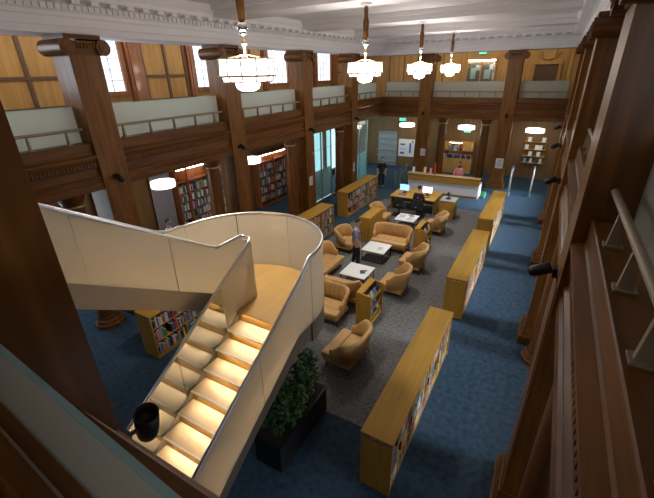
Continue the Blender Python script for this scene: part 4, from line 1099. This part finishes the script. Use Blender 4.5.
def seated(t, top, legs, seat=.50, reach=.35, hair='hair', long=False, tilt=.1):
    z = seat+.10
    P = {'pel':(0,0,z+.04,.14,.11),'spi':(0,-.02,z+.2,.14,.105),'che':(0,0,z+.40,.165,.115),'nkb':(0,.02,z+.56,.06),'nk':(0,.04,z+.63,.05),'hd':(0,.055,z+.70,.05)}
    E = [('pel','spi'),('spi','che'),('che','nkb'),('nkb','nk'),('nk','hd')]
    for s, n in ((-1,'l'),(1,'r')):
        P.update({'sh'+n:(s*.17,.01,z+.50,.06),'el'+n:(s*.24,.08,z+.22,.045),'wr'+n:(s*.14,.08+reach*.8,z+.20,.028),
                  'hip'+n:(s*.10,.03,z-.03,.085),'kn'+n:(s*.13,.45,z-.04,.066),'an'+n:(s*.13,.42,.10,.042),'to'+n:(s*.14,.56,.035,.034)})
        E += [('che','sh'+n),('sh'+n,'el'+n),('el'+n,'wr'+n),('pel','hip'+n),('hip'+n,'kn'+n),('kn'+n,'an'+n),('an'+n,'to'+n)]
    skin_mesh('body', P, E, 'pel', M['skin'], t)
    grow = lambda k, d: tuple(P[k][:3])+tuple(r+d for r in P[k][3:])
    S = {'a':(0,0,z+.06,.150,.125),'spi':grow('spi',.016),'che':grow('che',.016),'nkb':(0,.018,z+.55,.074)}; ES = [('a','spi'),('spi','che'),('che','nkb')]
    T = {'pel':(0,0,z+.03,.150,.122)}; ET = []
    for n in 'lr':
        for j in ('sh','el'): S[j+n] = grow(j+n,.016)
        w = Vector(P['el'+n][:3]).lerp(Vector(P['wr'+n][:3]), .9); S['cu'+n] = (*w,.036)
        ES += [('che','sh'+n),('sh'+n,'el'+n),('el'+n,'cu'+n)]
        for j in ('hip','kn','an'): T[j+n] = grow(j+n,.016)
        ET += [('pel','hip'+n),('hip'+n,'kn'+n),('kn'+n,'an'+n)]
        hand(P['wr'+n][:3], (0,1,-.1), (0,0,-1), t)
        sh = MB(); a = Vector(P['an'+n][:3]); sh.tube([a+Vector((0,-.05,-.05)), a+Vector((0,0,-.045)), a+Vector((0,.12,-.058)), a+Vector((0,.19,-.065))], .04, n=10, radii=[.034,.044,.04,.025])
        sh.v = [(v[0], v[1], max(.001, v[2])) for v in sh.v]; obj('shoe', sh, M['black'], t)
    skin_mesh('jacket', S, ES, 'spi', M[top], t); skin_mesh('trousers', T, ET, 'pel', M[legs], t)
    head_parts(t, (0,.075,z+.785), 0, tilt, hair, long)
t = thing('person', 'dark-haired person in black sitting at the white computer screen', 'person', (-4.66, 16.44, .0065), 0)
seated(t, 'blackfab', 'trousers', .55)
# receptionist and the reader in the window-side aisle, each on a stool
for x, y, rz, top, lab, zz in ((-4.05, 21.98, PI, 'book_pink', 'person in a pinkish top sitting behind the reception counter', .55), (-11.45, 8.15, -PI/2+.5, 'pale_shirt', 'person in a pale shirt sitting in the aisle behind the stair handrail', .55)):
    s = thing('stool', 'black stool under the '+lab[:lab.index(' sitting')], 'stool', (x,y,0), rz)
    obj('seat', MB().lathe([(.17,zz-.05),(.18,zz-.02),(.17,zz)], n=20), M['black'], s); obj('post', MB().cyl((0,0,.03),(0,0,zz-.051),.03,n=12), M['steel'], s); obj('base', MB().lathe([(.2,0),(.19,.02),(.03,.03)], n=20), M['black'], s)
    t = thing('person', lab, 'person', (x,y,0), rz); seated(t, top, 'trousers', zz+.05, .3, long=(x > -5))

# ------------------------------------------------------------------ books: the 300 that show largest one by one, the rest as one mass
cam_p = Vector((0, 0, 6.25))
def shown(bk):
    v = Vector(bk[0])+Vector((0,0,bk[3]/2))-cam_p; d = v.length
    if bk[6].endswith('window-facing side'): return 0
    return (max(.05, -bk[7].dot(v)/d)*bk[2]*bk[3]+.3*bk[2]*bk[4])/d**2
def book_mb(th, h, d):
    b = MB()
    b.box(0, d, -th/2, -th/2+.0025, 0, h).box(0, d, th/2-.0025, th/2, 0, h).box(d-.003, d, -th/2, th/2, 0, h)
    b.cur = 1; b.box(.004, d-.004, -th/2+.003, th/2-.003, .004, h-.004); b.cur = 0
    return b
BOOKS.sort(key=shown, reverse=True)
cache = {}
N_IND = 300
for (loc, rz, th, h, d, c, lab, nrm) in BOOKS[:N_IND]:
    key = (th, h, d, c)
    if key not in cache: cache[key] = book_mb(th, h, d).mesh('book', [M['book_'+COLS[c][0]], M['paper']])
    o = link('book', cache[key], None, loc, rz); tag(o, lab, 'book', 'library books on the shelves')
rest = MB()
for (loc, rz, th, h, d, c, lab, nrm) in BOOKS[N_IND:]:
    m = book_mb(th, h, d); cr, sr = math.cos(rz), math.sin(rz)
    base = len(rest.v); rest.v += [(loc[0]+v[0]*cr-v[1]*sr, loc[1]+v[0]*sr+v[1]*cr, loc[2]+v[2]) for v in m.v]
    for f, i in zip(m.f, m.mi): rest.f.append(tuple(base+k for k in f)); rest.mi.append(c if i == 0 else len(COLS)); rest.smooth.append(False)
if rest.v:
    o = obj('library_books', rest, [M['book_'+n] for n, c in COLS]+[M['paper']])
    o['label'] = 'many further books filling the other shelves of the library'; o['category'] = 'books'; o['kind'] = 'stuff'
print('BOOKS', len(BOOKS))

# ------------------------------------------------------------------ lights
def area(loc, rot, sx, sy, e, col=(1,1,1)):
    l = bpy.data.lights.new('daylight', 'AREA'); l.shape = 'RECTANGLE'; l.size = sx; l.size_y = sy; l.energy = e; l.color = col
    o = bpy.data.objects.new('daylight', l); COL.objects.link(o); o.location = loc; o.rotation_euler = rot
    return o
def point(loc, e, r, col):
    l = bpy.data.lights.new('lamp_glow', 'POINT'); l.energy = e; l.shadow_soft_size = r; l.color = col
    o = bpy.data.objects.new('lamp_glow', l); COL.objects.link(o); o.location = loc
WARM = (1.0, .94, .86)
def spotl(loc, e, size, col):
    l = bpy.data.lights.new('lamp_glow', 'SPOT'); l.energy = e; l.spot_size = size; l.spot_blend = 1; l.shadow_soft_size = .15; l.color = col
    o = bpy.data.objects.new('lamp_glow', l); COL.objects.link(o); o.location = loc
for y, e in ((5.2, .8), (9.8, .9), (14.45, 1.1), (19.0, 1.2)):
    spotl((-4.45, y, 5.86), 330*e, R(105), WARM)
    point((-4.45, y, 5.84), 34*e, .12, WARM)
    point((-4.45, y, 6.62), 55*e, .18, WARM)
window('x', 2.0, .9, 5.3, 7.4, WN, 1)  # unseen window behind the camera, added to go with the fill light below
area((2.0, WN+.2, 6.4), (R(90), 0, 0), 1.8, 2, 27, (.93, .97, 1))  # added fill from behind the camera, brightens the near glass and capping
for y in WY:
    area((WL+.2, y, 6.8), (0, R(-90), 0), 1.8, 1.5, 48, (.85, .92, 1))
for y_, e in ((2.45, 9), (7.05, 34), (11.65, 66), (16.25, 95), (20.85, 95)):
    l = area((WR-.2, y_, 2.35), (0, R(90-27), 0), 1.9, 4.55, e, (.78, .88, 1)); l.data.spread = R(22)
for y in (1.6, 4.6): area((WL+.25, y, 2.2), (0, R(-90), 0), 2.2, 1.0, 24, (.75, .88, 1))
area((WL+.25, 21.5, 1.9), (0, R(-90), 0), 3.0, 5.0, 60, (.7, .9, .95))
# concealed gallery lighting behind the cornice
area((-4.4, 24.9, 7.95), (0, 0, 0), 9.0, .5, 60, WARM)
for y in (5.0, 14.0): area((-11.2, y, 7.95), (0, 0, 0), .5, 8.0, 30, WARM)
for x, y, e in ((-10.7, 7.8, 18), (-10.45, 11.95, 20), (-8.25, 25.0, 20), (-4.5, 25.0, 22), (-.76, 25.0, 22), (2.0, 7.0, 12), (2.0, 11.6, 12), (2.0, 16.2, 12)):
    point((x, y, 2.86), e, .2, (1, .93, .8))
w = bpy.data.worlds.new('world'); sc.world = w; w.use_nodes = True
w.node_tree.nodes['Background'].inputs['Color'].default_value = (.75, .85, 1, 1); w.node_tree.nodes['Background'].inputs['Strength'].default_value = .6

# ------------------------------------------------------------------ camera
f_px, pitch, yaw, roll = 376.06, R(25.06), R(30.19), R(-1.284)
fwd = Vector((-math.sin(yaw)*math.cos(pitch), math.cos(yaw)*math.cos(pitch), -math.sin(pitch)))
rt = Vector((math.cos(yaw), math.sin(yaw), 0)); up = rt.cross(fwd)
r2 = rt*math.cos(roll)+up*math.sin(roll); u2 = -rt*math.sin(roll)+up*math.cos(roll)
cd = bpy.data.cameras.new('camera'); cam = bpy.data.objects.new('camera', cd); COL.objects.link(cam)
cam.matrix_world = Matrix(((r2.x,u2.x,-fwd.x,0),(r2.y,u2.y,-fwd.y,0),(r2.z,u2.z,-fwd.z,6.25),(0,0,0,1)))
cd.sensor_width = 36; cd.sensor_fit = 'HORIZONTAL'; cd.lens = f_px/654*36; cd.clip_start = .02; cd.clip_end = 100
sc.camera = cam
sc.view_settings.view_transform = 'Standard'; sc.view_settings.look = 'None'; sc.view_settings.gamma = 1; sc.view_settings.use_curve_mapping = False
sc.view_settings.exposure = 0.4
